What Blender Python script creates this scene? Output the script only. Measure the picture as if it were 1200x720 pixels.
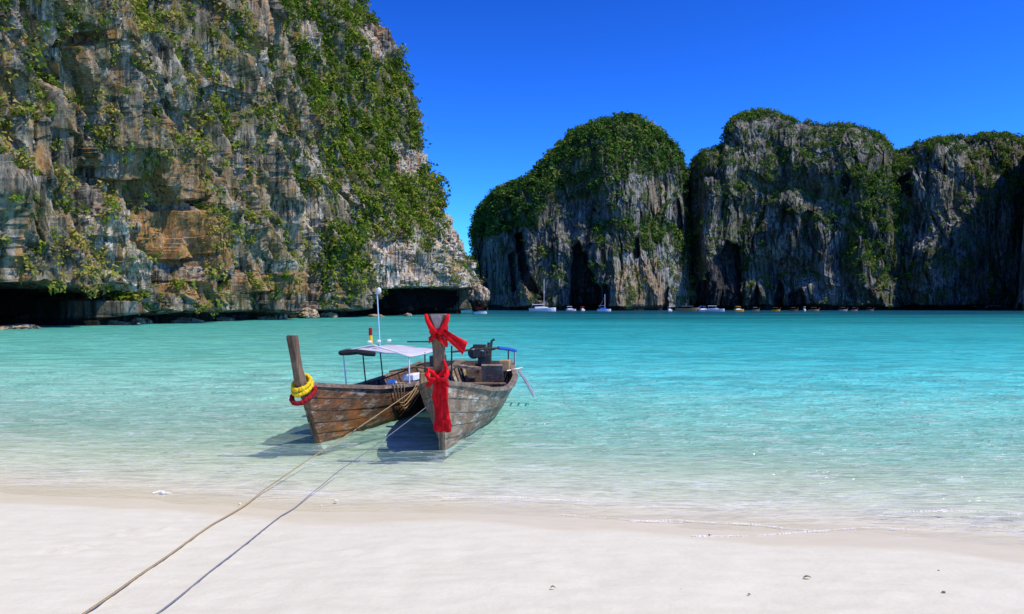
import bpy, bmesh, math, random
import numpy as np
from mathutils import Vector, Matrix

for o in list(bpy.data.objects):
    bpy.data.objects.remove(o, do_unlink=True)
SC = bpy.context.scene
COL = SC.collection
rng = np.random.default_rng(11)
random.seed(5)

# ------------------------------------------------------------------ camera
EYE, F, HY = 2.6, 933.0, 359.5
cam_d = bpy.data.cameras.new('camera')
cam = bpy.data.objects.new('camera', cam_d)
COL.objects.link(cam)
cam_d.sensor_width = 36.0
cam_d.lens = F / 1200 * 36.0
cam_d.clip_start = 0.1
cam_d.clip_end = 9000
cam.location = (0, 0, EYE)
cam.rotation_euler = (math.radians(90) - math.atan(0.5 / F), 0, 0)
SC.camera = cam

# ------------------------------------------------------------------ sky, sun, exposure
SUN_EL, SUN_AZ = math.radians(55), math.radians(112)      # azimuth clockwise from +Y
SV = Vector((math.sin(SUN_AZ) * math.cos(SUN_EL), math.cos(SUN_AZ) * math.cos(SUN_EL), math.sin(SUN_EL)))
world = bpy.data.worlds.new('World')
SC.world = world
world.use_nodes = True
wn, wl = world.node_tree.nodes, world.node_tree.links
wn.clear()
sky = wn.new('ShaderNodeTexSky')
sky.sky_type = 'NISHITA'
sky.sun_disc = False
sky.sun_elevation = SUN_EL
sky.sun_rotation = SUN_AZ
sky.altitude = 0
sky.air_density = 1.0
sky.dust_density = 0.0
sky.ozone_density = 3.0
gam = wn.new('ShaderNodeGamma')
gam.inputs['Gamma'].default_value = 1.9
tint = wn.new('ShaderNodeMix')
tint.data_type = 'RGBA'
tint.blend_type = 'MULTIPLY'
tint.inputs[0].default_value = 1.0
tint.inputs[7].default_value = (0.15, 0.47, 0.95, 1)
bg = wn.new('ShaderNodeBackground')
bg.inputs['Strength'].default_value = 0.055
wo = wn.new('ShaderNodeOutputWorld')
wl.new(sky.outputs[0], gam.inputs[0])
wl.new(gam.outputs[0], tint.inputs[6])
wl.new(tint.outputs[2], bg.inputs[0])
wl.new(bg.outputs[0], wo.inputs[0])

sun_d = bpy.data.lights.new('sun', 'SUN')
sun_d.energy = 4.6
sun_d.angle = math.radians(0.5)
sun_d.color = (1.0, 0.91, 0.77)
sun = bpy.data.objects.new('sun', sun_d)
COL.objects.link(sun)
sun.rotation_euler = SV.to_track_quat('Z', 'Y').to_euler()
sun.location = (60, -20, 120)

SC.view_settings.view_transform = 'Standard'
SC.view_settings.look = 'None'
SC.view_settings.exposure = 0.0
SC.view_settings.gamma = 1.0
SC.render.engine = 'CYCLES'
SC.cycles.max_bounces = 6
SC.cycles.transparent_max_bounces = 8
SC.cycles.diffuse_bounces = 2
SC.cycles.glossy_bounces = 3

# ------------------------------------------------------------------ helpers
def at(px, py, d):
    """point on the sight line of a pixel at depth d"""
    return Vector(((px - 600) / F * d, d, EYE + (HY - py) / F * d))

def px_of(x, y):
    return 600 + F * x / np.maximum(y, 1.0)

def py_of(z, y):
    return HY - F * (z - EYE) / np.maximum(y, 1.0)

def tag(o, label=None, cat=None, group=None, kind=None):
    if label: o['label'] = label
    if cat: o['category'] = cat
    if group: o['group'] = group
    if kind: o['kind'] = kind
    return o

def empty(name, loc=(0, 0, 0), rz=0.0):
    o = bpy.data.objects.new(name, None)
    COL.objects.link(o)
    o.location = loc
    o.rotation_euler = (0, 0, rz)
    o.empty_display_size = 0.2
    return o

def link_mesh(name, me, mat=None, parent=None):
    o = bpy.data.objects.new(name, me)
    COL.objects.link(o)
    if mat: me.materials.append(mat)
    if parent: o.parent = parent
    return o

class MB:
    """collects shapes into one mesh"""
    def __init__(s): s.v, s.f = [], []
    def add(s, vs, fs):
        n = len(s.v)
        s.v += [tuple(v) for v in vs]
        s.f += [tuple(i + n for i in f) for f in fs]
        return s
    def box(s, c, d, rot=None, taper=1.0):
        c = Vector(c)
        vs = []
        for z in (-.5, .5):
            k = taper if z > 0 else 1.0
            for x, y in ((-.5, -.5), (.5, -.5), (.5, .5), (-.5, .5)):
                p = Vector((x * d[0] * k, y * d[1] * k, z * d[2]))
                if rot: p = rot @ p
                vs.append(c + p)
        return s.add(vs, [(3, 2, 1, 0), (4, 5, 6, 7), (0, 1, 5, 4), (1, 2, 6, 5), (2, 3, 7, 6), (3, 0, 4, 7)])
    def loft(s, rings, closed_ends=True):
        n = len(rings[0])
        vs = [p for r in rings for p in r]
        fs = []
        for i in range(len(rings) - 1):
            for j in range(n):
                a, b = i * n + j, i * n + (j + 1) % n
                fs.append((a, b, b + n, a + n))
        if closed_ends:
            fs.append(tuple(range(n - 1, -1, -1)))
            fs.append(tuple(range((len(rings) - 1) * n, len(rings) * n)))
        return s.add(vs, fs)
    def tube(s, pts, r, n=8):
        pts = [Vector(p) for p in pts]
        rr = r if isinstance(r, (list, tuple)) else [r] * len(pts)
        rings = []
        up = Vector((0, 0, 1))
        for i, p in enumerate(pts):
            t = (pts[min(i + 1, len(pts) - 1)] - pts[max(i - 1, 0)]).normalized()
            a = t.cross(up)
            if a.length < 0.05: a = t.cross(Vector((0, 1, 0)))
            a.normalize()
            b = a.cross(t).normalized()
            rings.append([p + rr[i] * (a * math.cos(k * 2 * math.pi / n) + b * math.sin(k * 2 * math.pi / n)) for k in range(n)])
        return s.loft(rings)
    def ball(s, c, r, n=8, m=6):
        c = Vector(c)
        if not isinstance(r, (tuple, list)): r = (r, r, r)
        rings = []
        for i in range(m + 1):
            th = math.pi * (0.04 + 0.92 * i / m)
            rings.append([c + Vector((r[0] * math.sin(th) * math.cos(2 * math.pi * k / n), r[1] * math.sin(th) * math.sin(2 * math.pi * k / n), -r[2] * math.cos(th))) for k in range(n)])
        return s.loft(rings)
    def sheet(s, grid, th=0.01, nrm=(0, -1, 0)):
        """grid of points -> thin closed cloth"""
        R, C = len(grid), len(grid[0])
        nv = Vector(nrm) * th
        vs = [Vector(p) for r in grid for p in r] + [Vector(p) + nv for r in grid for p in r]
        fs, N = [], R * C
        for i in range(R - 1):
            for j in range(C - 1):
                a = i * C + j
                fs.append((a, a + 1, a + C + 1, a + C))
                fs.append((a + N, a + C + N, a + C + 1 + N, a + 1 + N))
        for i in range(R - 1):
            for j in (0, C - 1):
                a = i * C + j
                fs.append((a, a + C, a + C + N, a + N))
        for j in range(C - 1):
            for i in (0, R - 1):
                a = i * C + j
                fs.append((a, a + 1, a + 1 + N, a + N))
        return s.add(vs, fs)
    def build(s, name, mat, parent=None, smooth=False, bevel=0.0):
        me = bpy.data.meshes.new(name)
        me.from_pydata(s.v, [], s.f)
        bm = bmesh.new()
        bm.from_mesh(me)
        bmesh.ops.recalc_face_normals(bm, faces=bm.faces)
        if bevel:
            bmesh.ops.bevel(bm, geom=[e for e in bm.edges if e.calc_face_angle(0) > 0.6], offset=bevel, segments=1, affect='EDGES')
        bm.to_mesh(me)
        bm.free()
        if smooth:
            me.polygons.foreach_set('use_smooth', [True] * len(me.polygons))
        return link_mesh(name, me, mat, parent)

def np_mesh(name, V, Q, mat, smooth=False, attrs=None):
    me = bpy.data.meshes.new(name)
    nv, nq, k = len(V), len(Q), Q.shape[1]
    me.vertices.add(nv)
    me.vertices.foreach_set('co', np.ascontiguousarray(V, dtype=np.float32).ravel())
    me.loops.add(nq * k)
    me.loops.foreach_set('vertex_index', np.ascontiguousarray(Q, dtype=np.int32).ravel())
    me.polygons.add(nq)
    me.polygons.foreach_set('loop_start', np.arange(nq, dtype=np.int32) * k)
    me.polygons.foreach_set('use_smooth', np.full(nq, smooth))
    for an, av in (attrs or {}).items():
        a = me.attributes.new(an, 'FLOAT', 'POINT')
        a.data.foreach_set('value', np.ascontiguousarray(av, dtype=np.float32).ravel())
    me.update(calc_edges=True)
    return link_mesh(name, me, mat)

def grid_quads(R, C):
    a = (np.arange(R - 1)[:, None] * C + np.arange(C - 1)[None, :]).ravel()
    return np.stack([a, a + 1, a + C + 1, a + C], 1)

# numpy noise
_perm = np.random.default_rng(3).permutation(256)
_perm = np.concatenate([_perm, _perm, _perm])
_g = np.random.default_rng(4).normal(size=(256, 3))
_g /= np.linalg.norm(_g, axis=1)[:, None]
def perlin(x, y, z):
    x, y, z = np.broadcast_arrays(x, y, z)
    xi, yi, zi = np.floor(x).astype(int), np.floor(y).astype(int), np.floor(z).astype(int)
    xf, yf, zf = x - xi, y - yi, z - zi
    u, v, w = [t * t * t * (t * (t * 6 - 15) + 10) for t in (xf, yf, zf)]
    xi &= 255; yi &= 255; zi &= 255
    def gr(i, j, k):
        h = _perm[_perm[_perm[(xi + i) & 255] + ((yi + j) & 255)] + ((zi + k) & 255)]
        g = _g[h]
        return g[..., 0] * (xf - i) + g[..., 1] * (yf - j) + g[..., 2] * (zf - k)
    def lp(a, b, t): return a + t * (b - a)
    return 1.6 * lp(lp(lp(gr(0, 0, 0), gr(1, 0, 0), u), lp(gr(0, 1, 0), gr(1, 1, 0), u), v),
                    lp(lp(gr(0, 0, 1), gr(1, 0, 1), u), lp(gr(0, 1, 1), gr(1, 1, 1), u), v), w)
def fbm(x, y, z, o=4):
    s, a = 0, 1.0
    for i in range(o):
        s = s + a * perlin(x + 17.3 * i, y + 5.1 * i, z + 9.7 * i)
        x, y, z, a = x * 2.03, y * 2.03, z * 2.03, a * 0.5
    return s
def ridged(x, y, z, o=3):
    s, a = 0, 1.0
    for i in range(o):
        s = s + a * (1 - 2.2 * np.abs(perlin(x + 11.1 * i, y + 3.3 * i, z)))
        x, y, z, a = x * 2.1, y * 2.1, z * 2.1, a * 0.5
    return s
def worley(x, y, seed=0):
    """F1, F2-F1, cell random in 2D"""
    xi, yi = np.floor(x).astype(int), np.floor(y).astype(int)
    f1 = np.full(x.shape, 9.0); f2 = np.full(x.shape, 9.0); cid = np.zeros(x.shape)
    R = np.random.default_rng(100 + seed).random((256, 3))
    for i in (-1, 0, 1):
        for j in (-1, 0, 1):
            h = _perm[_perm[(xi + i) & 255] + ((yi + j) & 255)]
            d = np.hypot(xi + i + R[h, 0] - x, yi + j + R[h, 1] - y)
            new = d < f1
            f2 = np.where(new, f1, np.minimum(f2, d))
            cid = np.where(new, R[h, 2], cid)
            f1 = np.where(new, d, f1)
    return f1, f2 - f1, cid
def inpoly(x, y, poly):
    r = np.zeros(x.shape, bool)
    n = len(poly)
    for i in range(n):
        (x1, y1), (x2, y2) = poly[i], poly[(i + 1) % n]
        if y1 == y2: continue
        c = ((y1 > y) != (y2 > y)) & (x < (x2 - x1) * (y - y1) / (y2 - y1) + x1)
        r ^= c
    return r
def blur(a, n=1):
    for _ in range(n):
        p = np.pad(a, 1, mode='edge')
        a = (p[1:-1, 1:-1] * 2 + p[:-2, 1:-1] + p[2:, 1:-1] + p[1:-1, :-2] + p[1:-1, 2:]) / 6
    return a

# ------------------------------------------------------------------ materials
def new_mat(name):
    m = bpy.data.materials.new(name)
    m.use_nodes = True
    nt = m.node_tree
    nt.nodes.clear()
    return m, nt
class NT:
    def __init__(s, nt): s.nt = nt
    def n(s, t, **kw):
        x = s.nt.nodes.new('ShaderNode' + t)
        for k, v in kw.items(): setattr(x, k, v)
        return x
    def l(s, a, b): s.nt.links.new(a, b)
    def val(s, x, sock):
        if hasattr(x, 'is_output') or isinstance(x, bpy.types.NodeSocket): s.l(x, sock)
        else: sock.default_value = x
    def math(s, op, a, b=0.0, c=None, clamp=False):
        x = s.n('Math', operation=op, use_clamp=clamp)
        s.val(a, x.inputs[0]); s.val(b, x.inputs[1])
        if c is not None: s.val(c, x.inputs[2])
        return x.outputs[0]
    def coord(s, scale=(1, 1, 1), loc=(0, 0, 0), rot=(0, 0, 0)):
        tc = s.n('TexCoord')
        mp = s.n('Mapping')
        mp.inputs['Scale'].default_value = scale
        mp.inputs['Location'].default_value = loc
        mp.inputs['Rotation'].default_value = rot
        s.l(tc.outputs['Object'], mp.inputs[0])
        return mp.outputs[0]
    def noise(s, vec, scale=1.0, detail=4, rough=0.6, dist=0.0):
        x = s.n('TexNoise')
        s.l(vec, x.inputs['Vector'])
        x.inputs['Scale'].default_value = scale
        x.inputs['Detail'].default_value = detail
        x.inputs['Roughness'].default_value = rough
        x.inputs['Distortion'].default_value = dist
        return x.outputs[0]
    def ramp(s, f, stops, interp='LINEAR'):
        x = s.n('ValToRGB')
        x.color_ramp.interpolation = interp
        e = x.color_ramp.elements
        while len(e) < len(stops): e.new(0.5)
        for i, (p, c) in enumerate(stops):
            e[i].position = p
            e[i].color = (c, c, c, 1) if isinstance(c, (int, float)) else (*c, 1)
        s.l(f, x.inputs[0])
        return x.outputs[0]
    def mix(s, f, a, b, mode='MIX'):
        x = s.n('Mix', data_type='RGBA', blend_type=mode)
        s.val(f, x.inputs[0])
        for v, k in ((a, 6), (b, 7)):
            if isinstance(v, tuple): x.inputs[k].default_value = (*v, 1)
            else: s.l(v, x.inputs[k])
        return x.outputs[2]
    def attr(s, name):
        x = s.n('Attribute', attribute_name=name)
        return x.outputs['Fac']
    def bump(s, h, strength=0.5, dist=0.1, normal=None):
        x = s.n('Bump')
        x.inputs['Strength'].default_value = strength
        x.inputs['Distance'].default_value = dist
        s.l(h, x.inputs['Height'])
        if normal: s.l(normal, x.inputs['Normal'])
        return x.outputs[0]
    def bsdf(s, col, rough=0.8, normal=None, spec=0.3, metallic=0.0):
        b = s.n('BsdfPrincipled')
        if isinstance(col, tuple): b.inputs['Base Color'].default_value = (*col, 1)
        else: s.l(col, b.inputs['Base Color'])
        s.val(rough, b.inputs['Roughness'])
        b.inputs['Specular IOR Level'].default_value = spec
        b.inputs['Metallic'].default_value = metallic
        if normal: s.l(normal, b.inputs['Normal'])
        o = s.n('OutputMaterial')
        s.l(b.outputs[0], o.inputs[0])
        return b

def mat_plain(name, col, rough=0.6, var=0.25, scale=8.0, bump=0.2, spec=0.3, metallic=0.0):
    m, nt = new_mat(name)
    N = NT(nt)
    c = N.coord()
    n = N.noise(c, scale, 5, 0.65)
    lo = tuple(x * (1 - var) for x in col)
    hi = tuple(min(1, x * (1 + var)) for x in col)
    k = N.ramp(n, [(0.3, lo), (0.7, hi)])
    N.bsdf(k, rough, N.bump(n, bump, 0.01) if bump else None, spec, metallic)
    return m

def mat_wood(name, base, dark, white=0.0, orange=0.0, grain=(9, 0.7, 9)):
    m, nt = new_mat(name)
    N = NT(nt)
    g = N.noise(N.coord(grain), 2.2, 6, 0.7, 0.6)
    big = N.noise(N.coord((1.2, 0.8, 2.0)), 1.7, 4, 0.6)
    col = N.mix(N.ramp(g, [(0.3, 0.0), (0.68, 1.0)]), dark, base)
    stain = N.ramp(N.noise(N.coord((1.0, 1.0, 0.45)), 2.6, 5, 0.7), [(0.35, 0.32), (0.6, 1.0)])
    col = N.mix(0.8, col, stain, 'MULTIPLY')
    if orange:
        col = N.mix(N.math('MULTIPLY', N.ramp(big, [(0.5, 0.0), (0.62, 1.0)]), orange), col, (0.30, 0.11, 0.03))
    if white:
        w = N.noise(N.coord((1.6, 0.8, 3.6)), 2.3, 7, 0.8)
        col = N.mix(N.math('MULTIPLY', N.ramp(w, [(0.53, 0.0), (0.66, 1.0)]), white), col, (0.66, 0.60, 0.48))
    N.bsdf(col, 0.75, N.bump(g, 0.6, 0.012), 0.25)
    return m

def mat_rock(name, S=1.0, grey=(0.20, 0.20, 0.19), pale=(0.50, 0.48, 0.43), dark=(0.055, 0.06, 0.065), warm=1.0):
    m, nt = new_mat(name)
    N = NT(nt)
    k = 1.0 / S
    st1 = N.noise(N.coord((0.55 * k, 0.55 * k, 0.06 * k)), 1.0, 6, 0.68, 0.3)
    st2 = N.noise(N.coord((1.6 * k, 1.6 * k, 0.12 * k), (7, 3, 1)), 1.0, 5, 0.65, 0.2)
    blot = N.noise(N.coord((0.11 * k, 0.11 * k, 0.09 * k)), 1.0, 6, 0.6)
    fine = N.noise(N.coord((2.2 * k, 2.2 * k, 1.6 * k)), 1.0, 6, 0.75)
    col = N.mix(N.ramp(st1, [(0.42, 0.0), (0.58, 1.0)]), dark, grey)
    col = N.mix(0.75, col, N.ramp(fine, [(0.30, 0.25), (0.50, 1.0), (0.72, 1.7)]), 'MULTIPLY')
    long_ = N.noise(N.coord((0.42 * k, 0.42 * k, 0.028 * k), (4, 9, 0)), 1.0, 5, 0.62, 0.25)
    col = N.mix(1.0, col, N.ramp(long_, [(0.40, 0.22), (0.50, 1.0), (0.65, 1.15)]), 'MULTIPLY')
    pm = N.math('MULTIPLY', N.ramp(st2, [(0.48, 0.0), (0.60, 1.0)]), N.ramp(blot, [(0.45, 0.08), (0.60, 0.9)]))
    pm = N.math('ADD', pm, N.math('MULTIPLY', N.attr('pale'), N.ramp(st2, [(0.43, 0.0), (0.56, 0.9)])), clamp=True)
    col = N.mix(pm, col, pale)
    # iron-stained orange and tan flowstone
    om = N.math('MULTIPLY', N.attr('stain'), N.ramp(st2, [(0.40, 0.0), (0.55, 1.0)]), clamp=True)
    om = N.math('MAXIMUM', om, N.math('MULTIPLY', N.ramp(N.noise(N.coord((0.5 * k, 0.5 * k, 0.08 * k), (31, 8, 2)), 1.0, 5, 0.6), [(0.52, 0.0), (0.64, 0.75)]), warm))
    och = N.ramp(fine, [(0.35, (0.36, 0.15, 0.03)), (0.55, (0.56, 0.29, 0.09)), (0.7, (0.62, 0.48, 0.28))])
    col = N.mix(om, col, och)
    # dry grass and moss over vegetated rock
    mo = N.math('MULTIPLY', N.attr('veg'), N.ramp(fine, [(0.36, 0.25), (0.55, 1.0)]))
    col = N.mix(mo, col, N.ramp(fine, [(0.4, (0.055, 0.075, 0.018)), (0.65, (0.21, 0.20, 0.065))]))
    # algae-blackened tidal zone; caves blackened to paint in their shade
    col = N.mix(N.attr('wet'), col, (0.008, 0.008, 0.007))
    b = N.bump(fine, 1.0, 0.35 * S)
    b = N.bump(st2, 0.6, 0.5 * S, b)
    N.bsdf(col, 0.9, b, 0.15)
    return m

def mat_leaf(name, stops):
    m, nt = new_mat(name)
    N = NT(nt)
    t = N.attr('tone')
    col = N.ramp(t, stops)
    d = N.n('BsdfDiffuse'); tr = N.n('BsdfTranslucent'); mx = N.n('MixShader')
    N.l(col, d.inputs[0]); N.l(col, tr.inputs[0])
    mx.inputs[0].default_value = 0.25
    N.l(d.outputs[0], mx.inputs[1]); N.l(tr.outputs[0], mx.inputs[2])
    o = N.n('OutputMaterial')
    N.l(mx.outputs[0], o.inputs[0])
    return m

def mat_sand():
    m, nt = new_mat('sand')
    N = NT(nt)
    fine = N.noise(N.coord(), 90.0, 4, 0.7)
    mid = N.noise(N.coord((1, 2.2, 1)), 2.2, 5, 0.6)
    lump = N.noise(N.coord(), 14.0, 4, 0.6)
    dry = N.mix(N.ramp(mid, [(0.3, 0.0), (0.7, 1.0)]), (0.67, 0.65, 0.495), (0.73, 0.71, 0.55))
    dry = N.mix(N.ramp(fine, [(0.3, 0.25), (0.5, 0.0)]), dry, (0.55, 0.50, 0.45))
    wetc = N.mix(N.ramp(mid, [(0.3, 0.0), (0.7, 1.0)]), (0.67, 0.61, 0.42), (0.71, 0.66, 0.48))
    w = N.attr('wet')
    col = N.mix(w, dry, wetc)
    col = N.mix(N.attr('sub'), col, N.mix(N.ramp(mid, [(0.3, 0.0), (0.7, 1.0)]), (0.84, 0.78, 0.62), (0.88, 0.83, 0.68)))
    h = N.math('ADD', N.math('MULTIPLY', fine, 0.12), lump)
    rough = N.math('SUBTRACT', 0.95, N.math('MULTIPLY', w, 0.45))
    bmp = N.n('Bump')
    bmp.inputs['Distance'].default_value = 0.012
    N.l(N.math('SUBTRACT', 0.55, N.math('MULTIPLY', w, 0.45)), bmp.inputs['Strength'])
    N.l(h, bmp.inputs['Height'])
    N.bsdf(col, rough, bmp.outputs[0], 0.25)
    return m

def mat_water():
    """clear near the beach, turquoise with depth; depth attributes come from the sea bed"""
    m, nt = new_mat('water')
    N = NT(nt)
    t = N.attr('shore')                        # log of distance out from the beach, 0..1
    patch = N.noise(N.coord((0.012, 0.045, 1)), 1.0, 5, 0.6, 0.4)
    ripple = N.noise(N.coord((0.9, 2.6, 1)), 1.0, 4, 0.6, 0.4)
    small = N.noise(N.coord((2.6, 8.0, 1)), 1.0, 4, 0.6, 0.3)
    chop = N.noise(N.coord((0.10, 0.42, 1)), 1.0, 5, 0.62, 0.3)
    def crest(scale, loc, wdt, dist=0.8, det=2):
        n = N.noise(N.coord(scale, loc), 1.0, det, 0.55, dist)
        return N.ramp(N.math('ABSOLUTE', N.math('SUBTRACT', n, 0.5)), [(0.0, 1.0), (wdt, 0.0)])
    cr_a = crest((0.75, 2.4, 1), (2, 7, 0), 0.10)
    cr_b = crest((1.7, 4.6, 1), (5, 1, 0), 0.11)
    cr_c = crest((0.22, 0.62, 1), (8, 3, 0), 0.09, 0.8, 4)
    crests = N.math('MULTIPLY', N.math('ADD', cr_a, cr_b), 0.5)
    tt = N.math('ADD', t, N.math('MULTIPLY', N.math('SUBTRACT', patch, 0.5), N.math('MULTIPLY', t, 0.42)))
    green = N.ramp(tt, [(0.25, (0.52, 0.80, 0.62)), (0.45, (0.32, 0.72, 0.54)), (0.60, (0.17, 0.56, 0.41)), (0.78, (0.10, 0.44, 0.33)), (0.90, (0.06, 0.36, 0.29)), (1.0, (0.02, 0.16, 0.20))])
    blue = N.ramp(tt, [(0.25, (0.50, 0.82, 0.66)), (0.42, (0.26, 0.78, 0.64)), (0.52, (0.13, 0.66, 0.61)), (0.62, (0.07, 0.54, 0.54)), (0.72, (0.04, 0.43, 0.44)), (0.82, (0.025, 0.33, 0.34)), (0.90, (0.012, 0.22, 0.22)), (1.0, (0.006, 0.06, 0.10))])
    col = N.mix(N.attr('side'), green, blue)
    col = N.mix(N.ramp(chop, [(0.30, 0.35), (0.5, 0.0)]), col, (0.02, 0.30, 0.36))
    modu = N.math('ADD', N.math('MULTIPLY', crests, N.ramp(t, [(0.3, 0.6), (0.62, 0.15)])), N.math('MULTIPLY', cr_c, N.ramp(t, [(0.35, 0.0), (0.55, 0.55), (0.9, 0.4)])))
    col = N.mix(1.0, col, N.ramp(modu, [(0.0, 0.80), (0.25, 1.0), (0.6, 1.28)]), 'MULTIPLY')  # light and dark of the ripples painted into the body colour
    opa = N.ramp(t, [(0.0, 0.0), (0.12, 0.01), (0.27, 0.16), (0.36, 0.48), (0.45, 0.75), (0.56, 0.95), (0.66, 1.0)])
    # light caught by the wavelets, painted as thin white streaks in the shallows
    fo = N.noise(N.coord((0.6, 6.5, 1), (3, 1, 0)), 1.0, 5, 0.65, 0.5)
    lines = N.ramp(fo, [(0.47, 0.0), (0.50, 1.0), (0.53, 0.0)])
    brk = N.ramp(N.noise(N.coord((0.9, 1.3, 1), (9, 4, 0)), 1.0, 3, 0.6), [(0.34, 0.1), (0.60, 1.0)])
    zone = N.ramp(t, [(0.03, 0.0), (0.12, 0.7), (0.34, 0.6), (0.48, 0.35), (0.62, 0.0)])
    foam = N.math('MULTIPLY', N.math('MULTIPLY', lines, brk), zone, clamp=True)  # mask of the painted white wavelet glints
    hgt = N.math('ADD', N.math('MULTIPLY', ripple, 0.8), N.math('ADD', N.math('MULTIPLY', small, 0.3), N.math('MULTIPLY', crests, 0.30)))
    far = N.math('MULTIPLY', N.math('MULTIPLY', chop, 5.0), N.ramp(t, [(0.35, 0.0), (0.6, 1.0), (1.0, 1.0)]))
    hgt = N.math('ADD', hgt, far)
    nb = N.n('Bump')
    nb.inputs['Distance'].default_value = 0.22
    N.l(N.ramp(t, [(0.0, 0.15), (0.25, 0.7), (0.5, 1.0), (1.0, 1.0)]), nb.inputs['Strength'])
    N.l(hgt, nb.inputs['Height'])
    nrm = nb.outputs[0]
    tp = N.n('BsdfTransparent')
    tc = N.ramp(t, [(0.0, (1, 1, 1)), (0.10, (0.98, 0.99, 0.97)), (0.27, (0.88, 0.98, 0.92)), (0.5, (0.55, 0.90, 0.82))])
    lens = N.ramp(crests, [(0.0, 0.83), (0.5, 1.0)])  # caustic network of wave-focused light painted into the transmission tint
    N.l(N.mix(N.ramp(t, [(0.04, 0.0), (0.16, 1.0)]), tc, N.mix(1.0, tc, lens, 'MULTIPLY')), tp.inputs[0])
    df = N.n('BsdfDiffuse')
    N.l(col, df.inputs[0]); N.l(nrm, df.inputs['Normal'])
    body = N.n('MixShader')
    N.l(opa, body.inputs[0]); N.l(tp.outputs[0], body.inputs[1]); N.l(df.outputs[0], body.inputs[2])
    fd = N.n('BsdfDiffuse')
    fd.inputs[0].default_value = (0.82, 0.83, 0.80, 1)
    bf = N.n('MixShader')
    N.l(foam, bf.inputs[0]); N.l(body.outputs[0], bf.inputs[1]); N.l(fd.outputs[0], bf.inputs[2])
    gl = N.n('BsdfGlossy')
    gl.inputs['Roughness'].default_value = 0.09
    N.l(nrm, gl.inputs['Normal'])
    fr = N.n('Fresnel')
    fr.inputs['IOR'].default_value = 1.33
    N.l(nrm, fr.inputs['Normal'])
    fac = N.math('MINIMUM', N.math('MULTIPLY', fr.outputs[0], 0.55), 0.22)
    out = N.n('MixShader')
    N.l(fac, out.inputs[0]); N.l(bf.outputs[0], out.inputs[1]); N.l(gl.outputs[0], out.inputs[2])
    o = N.n('OutputMaterial')
    N.l(out.outputs[0], o.inputs[0])
    return m

M = {}
M['sand'] = mat_sand()
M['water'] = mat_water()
M['rock_near'] = mat_rock('rock_near', 0.9, (0.38, 0.33, 0.25), (0.78, 0.69, 0.52), (0.065, 0.056, 0.04))
M['rock_far'] = mat_rock('rock_far', 2.2, (0.17, 0.175, 0.17), (0.47, 0.455, 0.40), (0.03, 0.032, 0.032), 0.08)
M['leaf'] = mat_leaf('leaf', [(0.0, (0.04, 0.075, 0.010)), (0.3, (0.10, 0.18, 0.018)), (0.55, (0.17, 0.245, 0.025)), (0.75, (0.27, 0.28, 0.04)), (1.0, (0.38, 0.31, 0.09))])
M['leaf_far'] = mat_leaf('leaf_far', [(0.0, (0.035, 0.08, 0.018)), (0.45, (0.085, 0.18, 0.030)), (0.75, (0.17, 0.24, 0.04)), (1.0, (0.28, 0.26, 0.06))])

# ------------------------------------------------------------------ sea bed and beach: one sheet to the horizon
def shore_y(x):
    return 9.75 - 6.5 * np.tanh(x / 32.0) + 0.16 * np.sin(x * 0.55 + 0.8) + 0.10 * np.sin(x * 1.3 + 2.0)
def ground_z(x, y):
    t = y - shore_y(x)
    land = np.where(t < 0, -t / 12.0, 0)
    land = np.where(t < -14, 14 / 12. + (-t - 14) / 40., land)
    sea = -np.interp(t, [0, 2, 8, 20, 60, 130, 400, 5000], [0, 0.10, 0.42, 0.95, 2.8, 5, 9, 20])
    return np.where(t < 0, land, sea)

xs = np.concatenate([-np.geomspace(4000, 12.2, 46), np.arange(-12, 12.01, 0.09), np.geomspace(12.2, 4000, 46)])
ys = np.concatenate([-np.geomspace(400, 3, 14), np.arange(-2.5, 4.0, 0.5), np.arange(4.0, 14.5, 0.06), np.geomspace(14.6, 6000, 90)])
X, Y = np.meshgrid(xs, ys)
Z = ground_z(X, Y)
near = np.clip(1 - np.hypot(X, Y - 8) / 30, 0, 1)
dryk = np.clip((Z - 0.03) / 0.15, 0, 1)
Z = Z + near * dryk * (0.018 * fbm(X * 0.9, Y * 1.3, 0 * X, 3) + 0.011 * fbm(X * 5, Y * 5, 0 * X + 4, 3))
# low raised scuffs in the dry sand
for (a, b, h, wd) in (((140, 628), (176, 619), .014, .03), ((62, 648), (108, 639), .014, .03), ((2, 657), (30, 654), .010, .025), ((205, 611), (222, 607), .010, .03), ((128, 668), (142, 665), .010, .035), ((108, 669), (120, 667), .008, .03), ((195, 622), (204, 619), .01, .03), ((285, 612), (296, 609), .008, .03), ((290, 626), (303, 623), .008, .03)):
    def gp(px, py):
        d = 6.0
        for _ in range(30):
            x = (px - 600) / F * d
            d = (EYE - float(ground_z(np.array(x), np.array(d)))) * F / (py - HY)
        return np.array([(px - 600) / F * d, d])
    A, B = gp(*a), gp(*b)
    AB = B - A
    s = np.clip(((X - A[0]) * AB[0] + (Y - A[1]) * AB[1]) / (AB @ AB), 0, 1)
    dd = np.hypot(X - A[0] - s * AB[0], Y - A[1] - s * AB[1])
    Z = Z + h * 2.6 * np.exp(-(dd / wd) ** 2) - h * 1.5 * np.exp(-(np.hypot(dd - wd * 2.0, 0) / wd) ** 2)
wl_n = 0.035 * fbm(X * 0.35, Y * 0.1, 0 * X + 2, 3)
wet = 1 - np.clip((Z - 0.045 - wl_n - 0.02 * np.clip((X - 1) / 4, 0, 1.6)) / 0.022, 0, 1)
def gxy(px, py):
    d = 6.0
    for _ in range(40):
        x = (px - 600) / F * d
        d = (EYE - max(0.0, float(ground_z(np.array(x), np.array(d))))) * F / (py - HY)
    x = (px - 600) / F * d
    return Vector((x, d, max(0.0, float(ground_z(np.array(x), np.array(d))))))
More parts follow.
